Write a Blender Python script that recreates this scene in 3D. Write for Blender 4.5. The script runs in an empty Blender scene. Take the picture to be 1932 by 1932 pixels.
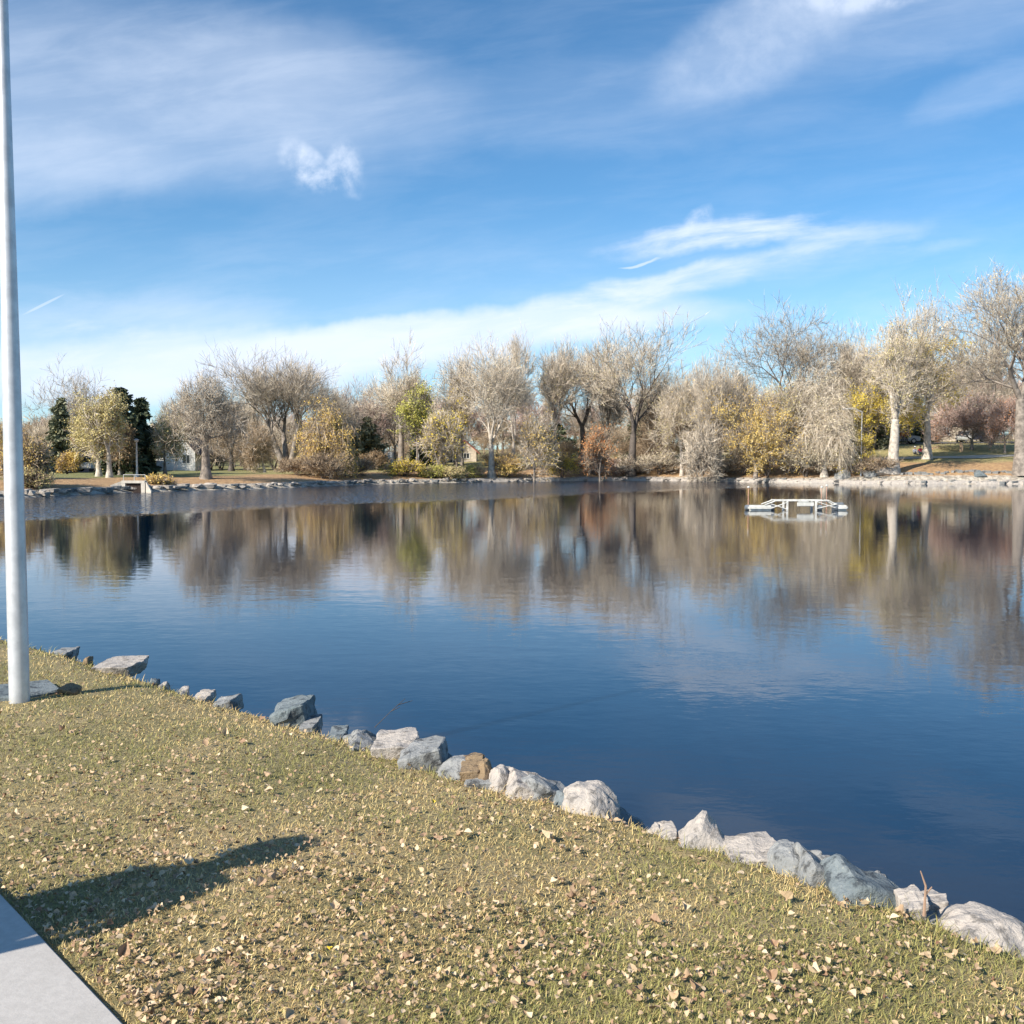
import bpy, bmesh, math, random
import numpy as np
from mathutils import Vector, Matrix, noise as mnoise

R = math.radians
scene = bpy.context.scene
COL = scene.collection

# ------------------------------------------------------------------ camera
CAM_Z, PITCH = 1.6, R(3.0)
WATER_Z = -0.85
cam = bpy.data.cameras.new('camera')
cam.sensor_width = 36; cam.lens = 36.0
cam.clip_start = 0.05; cam.clip_end = 6000
camo = bpy.data.objects.new('camera', cam); COL.objects.link(camo)
camo.location = (0, 0, CAM_Z); camo.rotation_euler = (R(90) - PITCH, 0, 0)
scene.camera = camo
scene.render.resolution_x = 1024; scene.render.resolution_y = 1024

# ------------------------------------------------------------------ sun and sky
SUN_EL = R(33)
SH = Vector((1.0, 0.9, 0)).normalized()            # way the shadows fall on the ground
SUN_DIR = Vector((-SH.x * math.cos(SUN_EL), -SH.y * math.cos(SUN_EL), math.sin(SUN_EL)))
sun = bpy.data.lights.new('sun', 'SUN')
sun.energy = 4.8; sun.angle = R(0.53); sun.color = (1.0, 0.92, 0.80)
suno = bpy.data.objects.new('sun', sun); COL.objects.link(suno)
suno.rotation_euler = SUN_DIR.to_track_quat('Z', 'Y').to_euler()
suno.location = (-20, -20, 30)

scene.view_settings.view_transform = 'Standard'
scene.view_settings.look = 'None'
scene.view_settings.exposure = 0.6
scene.view_settings.gamma = 1.0
scene.cycles.max_bounces = 5; scene.cycles.diffuse_bounces = 2; scene.cycles.glossy_bounces = 3; scene.cycles.transmission_bounces = 2

world = bpy.data.worlds.new('World'); scene.world = world
world.use_nodes = True


class NT:
    """small node-tree writer"""
    def __init__(s, tree):
        s.t = tree; tree.nodes.clear()
    def n(s, typ, **kw):
        nd = s.t.nodes.new(typ)
        for k, v in kw.items(): setattr(nd, k, v)
        return nd
    def link(s, a, b): s.t.links.new(a, b)
    def put(s, sock, v):
        if hasattr(v, 'is_output'): s.t.links.new(v, sock)
        else: sock.default_value = v
    def m(s, op, a, b=0.0, c=None, clamp=False):
        nd = s.n('ShaderNodeMath', operation=op, use_clamp=clamp)
        s.put(nd.inputs[0], a); s.put(nd.inputs[1], b)
        if c is not None: s.put(nd.inputs[2], c)
        return nd.outputs[0]
    def noise(s, vec, scale, detail=4, rough=0.55, dist=0.0, out=0):
        nd = s.n('ShaderNodeTexNoise')
        if vec is not None: s.link(vec, nd.inputs['Vector'])
        nd.inputs['Scale'].default_value = scale; nd.inputs['Detail'].default_value = detail
        nd.inputs['Roughness'].default_value = rough; nd.inputs['Distortion'].default_value = dist
        return nd.outputs[out]
    def maprange(s, v, a, b, c=0.0, d=1.0, smooth=True):
        nd = s.n('ShaderNodeMapRange'); nd.clamp = True
        nd.interpolation_type = 'SMOOTHSTEP' if smooth else 'LINEAR'
        s.put(nd.inputs['Value'], v)
        for k, x in (('From Min', a), ('From Max', b), ('To Min', c), ('To Max', d)):
            s.put(nd.inputs[k], x)
        return nd.outputs[0]
    def mix(s, f, a, b, blend='MIX'):
        nd = s.n('ShaderNodeMix', data_type='RGBA', blend_type=blend)
        s.put(nd.inputs[0], f)
        s.put(nd.inputs[6], a if hasattr(a, 'is_output') else (*a[:3], 1))
        s.put(nd.inputs[7], b if hasattr(b, 'is_output') else (*b[:3], 1))
        return nd.outputs[2]
    def comb(s, x, y, z):
        nd = s.n('ShaderNodeCombineXYZ')
        for i, v in enumerate((x, y, z)): s.put(nd.inputs[i], v)
        return nd.outputs[0]


def build_world():
    w = NT(world.node_tree)
    sky = w.n('ShaderNodeTexSky', sky_type='NISHITA')
    sky.sun_disc = False; sky.sun_elevation = SUN_EL; sky.sun_rotation = R(228)
    sky.altitude = 1600; sky.air_density = 1.1; sky.dust_density = 0.6; sky.ozone_density = 1.6
    tc = w.n('ShaderNodeTexCoord')
    sep = w.n('ShaderNodeSeparateXYZ'); w.link(tc.outputs['Generated'], sep.inputs[0])
    # direction laid out as tangent-of-azimuth u and tangent-of-elevation v (north = +Y)
    yy = w.m('MAXIMUM', w.m('ABSOLUTE', sep.outputs[1]), 0.08)
    u = w.m('DIVIDE', sep.outputs[0], yy); v = w.m('DIVIDE', sep.outputs[2], yy)
    uv = w.comb(u, v, 0.0)
    # streaky warp
    st = w.comb(w.m('MULTIPLY', w.m('ADD', u, w.m('MULTIPLY', v, 0.9)), 2.2), w.m('MULTIPLY', w.m('SUBTRACT', v, w.m('MULTIPLY', u, 0.16)), 11.0), 0.0)
    wn = w.n('ShaderNodeTexNoise'); w.link(uv, wn.inputs['Vector'])
    wn.inputs['Scale'].default_value = 7.0; wn.inputs['Detail'].default_value = 5; wn.inputs['Roughness'].default_value = .6
    ws = w.n('ShaderNodeSeparateColor'); w.link(wn.outputs['Color'], ws.inputs[0])
    uw = w.m('ADD', u, w.m('MULTIPLY', w.m('SUBTRACT', ws.outputs[0], .5), 0.09))
    vw = w.m('ADD', v, w.m('MULTIPLY', w.m('SUBTRACT', ws.outputs[1], .5), 0.045))
    streak = w.noise(st, 2.6, 7, .62, .35)
    fine = w.noise(uv, 22.0, 6, .60, .15)
    broad = w.noise(uv, 3.2, 5, .55, .3)

    def blob(cx, cy, ang, a, b, inner=0.0, src=(uw, vw)):
        c, s_ = math.cos(R(ang)), math.sin(R(ang))
        du = w.m('SUBTRACT', src[0], cx); dv = w.m('SUBTRACT', src[1], cy)
        p = w.m('DIVIDE', w.m('ADD', w.m('MULTIPLY', du, c), w.m('MULTIPLY', dv, s_)), a)
        q = w.m('DIVIDE', w.m('SUBTRACT', w.m('MULTIPLY', dv, c), w.m('MULTIPLY', du, s_)), b)
        r2 = w.m('ADD', w.m('MULTIPLY', p, p), w.m('MULTIPLY', q, q))
        return w.maprange(r2, 1.0, inner, 0.0, 1.0)
    U = lambda px: (px - 966) / 1932.0
    V = lambda py: (865 - py) / 1932.0
    sm = w.maprange(streak, .36, .72)
    fm = w.maprange(fine, .35, .70)
    bm = w.maprange(broad, .30, .75)
    acc = None
    def add(f, k):
        nonlocal acc
        t = w.m('MULTIPLY', f, k)
        # screen-like union
        acc = t if acc is None else w.m('SUBTRACT', 1.0, w.m('MULTIPLY', w.m('SUBTRACT', 1.0, acc), w.m('SUBTRACT', 1.0, t, clamp=True)))
    veil = w.m('ADD', .50, w.m('MULTIPLY', bm, .35)); veil = w.m('ADD', veil, w.m('MULTIPLY', sm, .22))
    add(w.m('MULTIPLY', blob(U(240), V(190), -4, .37, .115), veil), .44)
    add(w.m('MULTIPLY', blob(U(30), V(330), 2, .20, .055), veil), .34)
    add(w.m('MULTIPLY', blob(U(560), V(170), -10, .22, .085), veil), .24)
    # two-lobed puff
    add(w.m('MULTIPLY', blob(U(588), V(322), -48, .046, .022, 0), fm), .85)
    add(w.m('MULTIPLY', blob(U(655), V(312), 72, .036, .020, 0), fm), .75)
    add(w.m('MULTIPLY', blob(U(622), V(352), -5, .040, .021, .05), fm), .6)
    # feathered streaks over the right-hand trees
    add(w.m('MULTIPLY', blob(U(1330), V(450), 9, .128, .0185, 0), w.maprange(streak, .33, .66)), .92)
    add(w.m('MULTIPLY', blob(U(1290), V(428), 40, .03, .014), fm), .8)
    add(w.m('MULTIPLY', blob(U(1500), V(430), -4, .085, .018), sm), .62)
    add(blob(U(1205), V(500), 14, .024, .0022, .1, (u, vw)), .6)
    add(w.m('MULTIPLY', blob(U(1420), V(505), 13, .19, .019), w.m('ADD', .30, sm)), .52)
    add(w.m('MULTIPLY', blob(U(1620), V(500), 12, .13, .012), w.m('ADD', .30, sm)), .2)
    add(w.m('MULTIPLY', blob(U(1180), V(562), 12, .17, .020), w.m('ADD', .38, sm)), .68)
    # long bright bank low over the far trees
    add(w.m('MULTIPLY', blob(U(760), V(648), 5.5, .36, .027, .2), w.m('ADD', .75, w.m('MULTIPLY', sm, .4))), .98)
    add(w.m('MULTIPLY', blob(U(220), V(640), 4.0, .22, .050, 0), veil), .36)
    add(w.m('MULTIPLY', blob(U(350), V(690), 3.0, .36, .040, .2), w.m('ADD', .72, w.m('MULTIPLY', sm, .4))), .86)
    add(w.m('MULTIPLY', blob(U(170), V(625), -6, .07, .012), sm), .6)
    add(blob(U(90), V(578), 26, .026, .0016, .2, (u, v)), .42)
    # soft cloud at the top right
    add(w.m('MULTIPLY', blob(U(1440), V(80), 27, .155, .055), w.m('ADD', .40, w.m('MULTIPLY', fm, .4))), .48)
    add(w.m('MULTIPLY', blob(U(1600), V(14), 6, .075, .022), fm), .6)
    add(w.m('MULTIPLY', blob(U(1700), V(40), 8, .25, .07), veil), .28)
    add(w.m('MULTIPLY', blob(U(1180), V(200), 5, .26, .06), veil), .13)
    add(w.m('MULTIPLY', blob(U(1850), V(190), 20, .10, .03), veil), .22)
    # thin veil low down and everywhere else round the sky
    low = w.maprange(v, .27, .03, 0.0, 1.0)
    add(w.m('MULTIPLY', low, w.m('ADD', .55, w.m('MULTIPLY', sm, .25))), .56)
    add(sm, .07)
    cl = w.m('MINIMUM', acc, 1.0)
    # sky colour, slightly deeper blue than the bare model, as a phone camera shows it
    skyc = w.mix(1.0, sky.outputs[0], (0.50, 0.83, 1.01), 'MULTIPLY')
    cloud = w.n('ShaderNodeRGB'); cloud.outputs[0].default_value = (6.0, 6.7, 7.9, 1)
    col = w.mix(cl, skyc, cloud.outputs[0])
    bg = w.n('ShaderNodeBackground'); w.link(col, bg.inputs[0]); bg.inputs[1].default_value = 0.10
    out = w.n('ShaderNodeOutputWorld'); w.link(bg.outputs[0], out.inputs[0])
build_world()

# ------------------------------------------------------------------ helpers
CP, SP = math.cos(PITCH), math.sin(PITCH)
def ray(px, py):
    dx = (px - 966) / 1932.0; v = (966 - py) / 1932.0
    return dx, CP + v * SP, -SP + v * CP
def gat(px, py, z=0.0):
    dx, dy, dz = ray(px, py); t = (z - CAM_Z) / dz
    return dx * t, dy * t
def atx(px, D): return (px - 966) / 1932.0 * D
def zat(py, D):
    _, dy, dz = ray(966, py); return CAM_Z + D * dz / dy

def link(o, parent=None):
    COL.objects.link(o)
    if parent is not None: o.parent = parent
    return o
def tag(o, label=None, cat=None, group=None, kind=None):
    if label: o['label'] = label
    if cat: o['category'] = cat
    if group: o['group'] = group
    if kind: o['kind'] = kind
    return o
def thing(name, label, cat, loc=(0, 0, 0), rz=0.0, group=None):
    o = bpy.data.objects.new(name, None); o.empty_display_size = .2
    COL.objects.link(o); o.location = loc; o.rotation_euler = (0, 0, rz)
    return tag(o, label, cat, group)
def np_mesh(name, verts, faces_flat, nper, mat, parent=None, rnd=None, smooth=False, matidx=None, extra=None):
    """verts (N,3), faces_flat ints, nper = verts per face (int or array)"""
    me = bpy.data.meshes.new(name)
    verts = np.asarray(verts, np.float32); ff = np.asarray(faces_flat, np.int32).ravel()
    if np.isscalar(nper): nf = len(ff) // nper; tot = np.full(nf, nper, np.int32)
    else: tot = np.asarray(nper, np.int32); nf = len(tot)
    st = np.concatenate([[0], np.cumsum(tot)[:-1]]).astype(np.int32)
    me.vertices.add(len(verts)); me.vertices.foreach_set('co', verts.ravel())
    me.loops.add(len(ff)); me.loops.foreach_set('vertex_index', ff)
    me.polygons.add(nf); me.polygons.foreach_set('loop_start', st); me.polygons.foreach_set('loop_total', tot)
    if matidx is not None: me.polygons.foreach_set('material_index', np.asarray(matidx, np.int32))
    if smooth: me.polygons.foreach_set('use_smooth', np.ones(nf, bool))
    if rnd is not None:
        a = me.attributes.new('rnd', 'FLOAT', 'FACE'); a.data.foreach_set('value', np.asarray(rnd, np.float32))
    if extra:
        for k, (dom, arr) in extra.items():
            a = me.attributes.new(k, 'FLOAT', dom); a.data.foreach_set('value', np.asarray(arr, np.float32))
    for mm in (mat if isinstance(mat, (list, tuple)) else [mat]): me.materials.append(mm)
    me.update(); me.validate()
    o = bpy.data.objects.new(name, me)
    return link(o, parent)
def bm_obj(name, bm, mat, parent=None, smooth=False):
    me = bpy.data.meshes.new(name); bmesh.ops.recalc_face_normals(bm, faces=bm.faces[:]); bm.to_mesh(me); bm.free()
    for mm in (mat if isinstance(mat, (list, tuple)) else [mat]): me.materials.append(mm)
    if smooth: me.polygons.foreach_set('use_smooth', np.ones(len(me.polygons), bool))
    return link(bpy.data.objects.new(name, me), parent)
def add_box(bm, c, s, rot=None, bevel=0.0, mi=0):
    r = bmesh.ops.create_cube(bm, size=1.0)
    vs = r['verts']
    M = Matrix.Translation(c) @ (rot.to_4x4() if rot is not None else Matrix.Identity(4)) @ Matrix.Diagonal((*s, 1))
    bmesh.ops.transform(bm, matrix=M, verts=vs)
    fs = list({f for v in vs for f in v.link_faces})
    for f in fs: f.material_index = mi
    if bevel > 0:
        es = list({e for v in vs for e in v.link_edges})
        bmesh.ops.bevel(bm, geom=es, offset=bevel, segments=2, affect='EDGES')
    return vs
def add_cyl(bm, p0, p1, r0, r1=None, n=12, mi=0):
    p0, p1 = Vector(p0), Vector(p1); d = p1 - p0; r1 = r0 if r1 is None else r1
    r = bmesh.ops.create_cone(bm, cap_ends=True, segments=n, radius1=r0, radius2=r1, depth=d.length)
    M = Matrix.Translation((p0 + p1) / 2) @ d.to_track_quat('Z', 'Y').to_matrix().to_4x4()
    bmesh.ops.transform(bm, matrix=M, verts=r['verts'])
    for v in r['verts']:
        for f in v.link_faces: f.material_index = mi
    return r['verts']
def add_prism(bm, pts, y0, y1, mi=0):
    """pts in xz, extruded along y"""
    a = [bm.verts.new((x, y0, z)) for x, z in pts]; b = [bm.verts.new((x, y1, z)) for x, z in pts]
    n = len(pts); fs = [bm.faces.new(a), bm.faces.new(b[::-1])]
    for i in range(n): fs.append(bm.faces.new((a[i], b[i], b[(i + 1) % n], a[(i + 1) % n])))
    for f in fs: f.material_index = mi

# ------------------------------------------------------------------ materials
def mat_plain(name, col, rough=.7, metal=0.0, var=.15, scale=8.0, bump=0.0, col2=None, spec=.5):
    m = bpy.data.materials.new(name); m.use_nodes = True; t = NT(m.node_tree)
    tc = t.n('ShaderNodeTexCoord')
    f = t.maprange(t.noise(tc.outputs['Object'], scale, 5, .6), .3, .7)
    c2 = col2 or tuple(max(0, c * (1 - var)) for c in col)
    c1 = tuple(min(1, c * (1 + var)) for c in col) if col2 is None else col
    p = t.n('ShaderNodeBsdfPrincipled'); cc = t.mix(f, c1, c2)
    if name == 'concrete':
        g2 = t.maprange(t.noise(tc.outputs['Object'], 140, 3, .8), .62, .72); g3 = t.maprange(t.noise(tc.outputs['Object'], 2.3, 5, .7), .5, .7, 0, .35)
        cc = t.mix(t.m('MULTIPLY', g2, .5), cc, (.22, .2, .18)); cc = t.mix(g3, cc, (.40, .375, .34))
    t.link(cc, p.inputs['Base Color'])
    p.inputs['Roughness'].default_value = rough; p.inputs['Metallic'].default_value = metal
    p.inputs['Specular IOR Level'].default_value = spec
    if bump:
        b = t.n('ShaderNodeBump'); b.inputs['Strength'].default_value = .6; b.inputs['Distance'].default_value = bump
        t.link(t.noise(tc.outputs['Object'], scale * 3, 6, .65), b.inputs['Height']); t.link(b.outputs[0], p.inputs['Normal'])
    o = t.n('ShaderNodeOutputMaterial'); t.link(p.outputs[0], o.inputs[0])
    return m
def mat_rnd(name, stops, rough=.75, trans=0.0, spec=.25):
    """colour picked per face by the stored 'rnd' value; optional see-through light for leaves"""
    m = bpy.data.materials.new(name); m.use_nodes = True; t = NT(m.node_tree)
    at = t.n('ShaderNodeAttribute', attribute_name='rnd')
    cr = t.n('ShaderNodeValToRGB'); el = cr.color_ramp.elements
    while len(el) < len(stops): el.new(.5)
    for e, (pos, c) in zip(el, stops): e.position = pos; e.color = (*c, 1)
    t.link(at.outputs['Fac'], cr.inputs[0])
    p = t.n('ShaderNodeBsdfPrincipled'); t.link(cr.outputs[0], p.inputs['Base Color'])
    p.inputs['Roughness'].default_value = rough; p.inputs['Specular IOR Level'].default_value = spec
    o = t.n('ShaderNodeOutputMaterial')
    if trans > 0:
        tr = t.n('ShaderNodeBsdfTranslucent'); t.link(cr.outputs[0], tr.inputs[0])
        mx = t.n('ShaderNodeMixShader'); mx.inputs[0].default_value = trans
        t.link(p.outputs[0], mx.inputs[1]); t.link(tr.outputs[0], mx.inputs[2]); t.link(mx.outputs[0], o.inputs[0])
    else: t.link(p.outputs[0], o.inputs[0])
    return m

def mat_lawn():
    m = bpy.data.materials.new('lawn_soil'); m.use_nodes = True; t = NT(m.node_tree)
    g = t.n('ShaderNodeNewGeometry')
    big = t.maprange(t.noise(g.outputs['Position'], 1.1, 4, .6), .35, .65)
    sm = t.maprange(t.noise(g.outputs['Position'], 28, 5, .7), .3, .7)
    c = t.mix(big, (.46, .36, .19), (.31, .27, .12)); c = t.mix(t.m('MULTIPLY', sm, .5), c, (.10, .075, .045))
    p = t.n('ShaderNodeBsdfPrincipled'); t.link(c, p.inputs['Base Color']); p.inputs['Roughness'].default_value = .95
    b = t.n('ShaderNodeBump'); b.inputs['Distance'].default_value = .02; t.link(t.noise(g.outputs['Position'], 40, 5, .7), b.inputs['Height']); t.link(b.outputs[0], p.inputs['Normal'])
    o = t.n('ShaderNodeOutputMaterial'); t.link(p.outputs[0], o.inputs[0]); return m
def mat_far_ground():
    m = bpy.data.materials.new('far_bank_ground'); m.use_nodes = True; t = NT(m.node_tree)
    g = t.n('ShaderNodeNewGeometry')
    at = t.n('ShaderNodeAttribute', attribute_name='shore')      # metres from the water line
    atg = t.n('ShaderNodeAttribute', attribute_name='lush')
    n1 = t.noise(g.outputs['Position'], .35, 5, .65); n2 = t.noise(g.outputs['Position'], 2.6, 6, .7)
    straw = t.mix(t.maprange(n2, .35, .65), (.52, .34, .17), (.36, .21, .11))
    lawn = t.mix(t.maprange(n2, .35, .65), (.48, .38, .17), (.27, .26, .10))
    green = t.mix(t.maprange(n2, .35, .65), (.12, .16, .05), (.17, .18, .06))
    lawn = t.mix(atg.outputs['Fac'], lawn, green)
    d = t.m('ADD', at.outputs['Fac'], t.m('MULTIPLY', t.m('SUBTRACT', n1, .5), 5.0))
    c = t.mix(t.maprange(d, 6.5, 10.0), straw, lawn)
    stone = t.mix(t.maprange(n2, .4, .6), (.58, .52, .43), (.30, .26, .21))
    c = t.mix(t.maprange(t.m('ADD', at.outputs['Fac'], t.m('MULTIPLY', t.m('SUBTRACT', n2, .5), .8)), .9, 1.5), stone, c)
    c = t.mix(t.maprange(t.noise(g.outputs['Position'], .9, 4, .6), .55, .75, 0, .55), c, (.13, .085, .05))
    p = t.n('ShaderNodeBsdfPrincipled'); t.link(c, p.inputs['Base Color']); p.inputs['Roughness'].default_value = .95
    b = t.n('ShaderNodeBump'); b.inputs['Distance'].default_value = .15; t.link(n2, b.inputs['Height']); t.link(b.outputs[0], p.inputs['Normal'])
    o = t.n('ShaderNodeOutputMaterial'); t.link(p.outputs[0], o.inputs[0]); return m
def mat_water():
    m = bpy.data.materials.new('lake_water'); m.use_nodes = True; t = NT(m.node_tree)
    g = t.n('ShaderNodeNewGeometry'); pos = g.outputs['Position']
    sp = t.n('ShaderNodeSeparateXYZ'); t.link(pos, sp.inputs[0])
    # wind-ruffled water beyond a slanting front near the far shore
    x, y = sp.outputs[0], sp.outputs[1]
    wob = t.m('MULTIPLY', t.m('SUBTRACT', t.noise(pos, .06, 3, .5), .5), 10.0)
    wob = t.m('ADD', wob, t.m('MULTIPLY', t.m('SUBTRACT', t.noise(pos, .9, 3, .6), .5), 2.5))
    front = t.m('ADD', 64.5, t.m('MULTIPLY', x, 1.15))
    ruf = t.maprange(t.m('SUBTRACT', t.m('ADD', y, wob), front), -3.0, 5.0)
    ruf = t.m('MULTIPLY', ruf, t.maprange(x, 34.0, 6.0, .12, 1.0))
    # faint cat's-paw patches on the calm part
    paw = t.maprange(t.noise(pos, .22, 4, .6), .52, .72)
    mp = t.n('ShaderNodeMapping'); t.link(pos, mp.inputs[0]); mp.inputs['Rotation'].default_value = (0, 0, R(20)); mp.inputs['Scale'].default_value = (.7, 1.25, 1)
    h1 = t.noise(mp.outputs[0], 1.6, 3, .5, .3)
    h2 = t.noise(mp.outputs[0], 6.5, 3, .55, .2)
    h3 = t.noise(mp.outputs[0], 22.0, 2, .5, 0)
    amp = t.m('ADD', t.m('ADD', 1.0, t.m('MULTIPLY', paw, .9)), t.m('MULTIPLY', ruf, 6.0))
    h = t.m('ADD', t.m('MULTIPLY', h1, .0024), t.m('ADD', t.m('MULTIPLY', h2, .0009), t.m('MULTIPLY', h3, .00018)))
    b = t.n('ShaderNodeBump'); b.inputs['Strength'].default_value = 1.0; b.inputs['Distance'].default_value = 1.0
    nz = t.n('ShaderNodeSeparateColor'); t.link(t.noise(pos, 5.0, 2, .5, 0, 1), nz.inputs[0])
    ks = t.m('ADD', t.m('MULTIPLY', ruf, 1.3), .012)
    nv = t.comb(t.m('MULTIPLY', t.m('SUBTRACT', nz.outputs[0], .5), ks), t.m('MULTIPLY', t.m('SUBTRACT', nz.outputs[1], .5), ks), 1.0)
    nn = t.n('ShaderNodeVectorMath', operation='NORMALIZE'); t.link(nv, nn.inputs[0]); t.link(nn.outputs[0], b.inputs['Normal'])
    t.link(t.m('MULTIPLY', h, amp), b.inputs['Height'])
    p = t.n('ShaderNodeBsdfPrincipled')
    c = t.mix(t.maprange(t.noise(pos, .15, 3, .5), .3, .7), (.002, .011, .030), (.003, .014, .034))
    t.link(c, p.inputs['Base Color'])
    t.link(t.m('ADD', .015, t.m('MULTIPLY', ruf, .10)), p.inputs['Roughness'])
    p.inputs['IOR'].default_value = 1.5
    t.link(b.outputs[0], p.inputs['Normal'])
    o = t.n('ShaderNodeOutputMaterial'); t.link(p.outputs[0], o.inputs[0]); return m
def mat_rock(name, c1, c2, dark, tint=(0.5, .45, .35)):
    m = bpy.data.materials.new(name); m.use_nodes = True; t = NT(m.node_tree)
    tc = t.n('ShaderNodeTexCoord'); pos = tc.outputs['Object']
    n1 = t.noise(pos, 3.0, 6, .65, .3); n2 = t.noise(pos, 16, 6, .7); n3 = t.noise(pos, 55, 4, .7)
    c = t.mix(t.maprange(n1, .35, .65), c1, c2)
    c = t.mix(t.maprange(n2, .50, .64, 0, .9), c, dark)
    c = t.mix(t.maprange(n3, .6, .7, 0, .5), c, tint)
    vo = t.n('ShaderNodeTexVoronoi', feature='DISTANCE_TO_EDGE'); t.link(t.comb(t.m('MULTIPLY', n1, 2.0), n2, n1), vo.inputs['Vector']); vo.inputs['Scale'].default_value = 5
    p = t.n('ShaderNodeBsdfPrincipled'); t.link(c, p.inputs['Base Color']); p.inputs['Roughness'].default_value = .85
    p.inputs['Specular IOR Level'].default_value = .3
    b = t.n('ShaderNodeBump'); b.inputs['Distance'].default_value = .02; b.inputs['Strength'].default_value = .8
    t.link(t.m('ADD', t.m('ADD', n2, t.m('MULTIPLY', n3, .4)), t.m('MULTIPLY', n1, 1.2)), b.inputs['Height']); t.link(b.outputs[0], p.inputs['Normal'])
    o = t.n('ShaderNodeOutputMaterial'); t.link(p.outputs[0], o.inputs[0]); return m

M = {}
M['lawn'] = mat_lawn(); M['far'] = mat_far_ground(); M['water'] = mat_water()
M['rock_grey'] = mat_rock('rock_grey', (.34, .34, .33), (.20, .21, .21), (.07, .07, .07))
M['rock_blue'] = mat_rock('rock_blue', (.22, .25, .26), (.13, .16, .17), (.05, .06, .07), (.4, .4, .36))
M['rock_pale'] = mat_rock('rock_pale', (.52, .46, .40), (.38, .35, .32), (.20, .18, .16))
M['rock_brown'] = mat_rock('rock_brown', (.30, .21, .12), (.22, .16, .10), (.10, .07, .05))
M['bark_pale'] = mat_plain('bark_pale', (.50, .44, .37), .9, var=.35, scale=2.5)
M['bark_grey'] = mat_plain('bark_grey', (.26, .22, .185), .9, var=.4, scale=2.5)
M['bark_dark'] = mat_plain('bark_dark', (.12, .10, .085), .9, var=.4, scale=2.5)
M['twig_pale'] = mat_rnd('twig_pale', [(0, (.34, .27, .19)), (.5, (.72, .61, .47)), (1, (.86, .76, .63))])
M['twig_grey'] = mat_rnd('twig_grey', [(0, (.24, .19, .14)), (.5, (.58, .49, .37)), (1, (.74, .65, .54))])
M['twig_brown'] = mat_rnd('twig_brown', [(0, (.27, .19, .12)), (.5, (.50, .38, .26)), (1, (.66, .53, .37))])
M['twig_mauve'] = mat_rnd('twig_mauve', [(0, (.34, .22, .18)), (.5, (.56, .40, .34)), (1, (.70, .55, .48))])
M['leaf_gold'] = mat_rnd('leaf_gold', [(0, (.45, .27, .08)), (.5, (.72, .50, .13)), (1, (.85, .66, .26))], trans=.15)
M['leaf_yellow'] = mat_rnd('leaf_yellow', [(0, (.42, .34, .06)), (.5, (.78, .58, .07)), (1, (.88, .72, .16))], trans=.15)
M['leaf_olive'] = mat_rnd('leaf_olive', [(0, (.30, .26, .11)), (.5, (.56, .47, .20)), (1, (.74, .64, .32))], trans=.15)
M['leaf_green'] = mat_rnd('leaf_green', [(0, (.12, .14, .04)), (.5, (.42, .41, .10)), (1, (.68, .62, .17))], trans=.15)
M['leaf_tan'] = mat_rnd('leaf_tan', [(0, (.46, .37, .23)), (.5, (.70, .60, .38)), (1, (.84, .75, .52))], trans=.1)
M['leaf_rust'] = mat_rnd('leaf_rust', [(0, (.28, .11, .05)), (.5, (.60, .25, .09)), (1, (.72, .40, .18))], trans=.25)
M['leaf_brown'] = mat_rnd('leaf_brown', [(0, (.16, .10, .05)), (.5, (.30, .20, .11)), (1, (.44, .32, .19))], trans=.2)
M['needle_dark'] = mat_rnd('needle_dark', [(0, (.03, .045, .028)), (.6, (.075, .095, .055)), (1, (.15, .17, .09))], trans=.05)
M['needle_grey'] = mat_rnd('needle_grey', [(0, (.08, .09, .05)), (.6, (.17, .18, .11)), (1, (.30, .30, .19))], trans=.05)

# ------------------------------------------------------------------ the lake outline
edge_px = [(-60, 1180), (0, 1198), (100, 1224), (200, 1254), (300, 1285), (390, 1312), (470, 1335), (600, 1372), (700, 1402), (800, 1437),
           (900, 1465), (1000, 1489), (1100, 1516), (1200, 1542), (1300, 1575), (1400, 1602), (1500, 1632), (1600, 1667),
           (1700, 1699), (1800, 1737), (1932, 1790), (2050, 1840)]
near_pts = [gat(px, py, -0.02) for px, py in edge_px]
near_pts = [(-30, 24), (-16, 17), (-9, 12.6)] + near_pts + [(4.2, 1.2), (9, -3), (20, -9), (60, -16), (95, 10), (100, 50), (82, 82)]
shore_px = [(2150, 914), (1932, 913.5), (1700, 913), (1600, 912), (1500, 911), (1400, 909.5), (1300, 908), (1180, 907), (1060, 908), (930, 909.5),
            (800, 912), (700, 914), (600, 918), (483, 923), (380, 925), (262, 929), (150, 934), (47, 939), (0, 941), (-80, 945)]
far_pts = []
for px, py in shore_px:
    D = (CAM_Z - WATER_Z) * 1932 / (py - 865); far_pts.append((atx(px, D), D))
far_pts += [(-42, 50), (-40, 36)]
LAKE = np.array(near_pts + far_pts)

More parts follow.
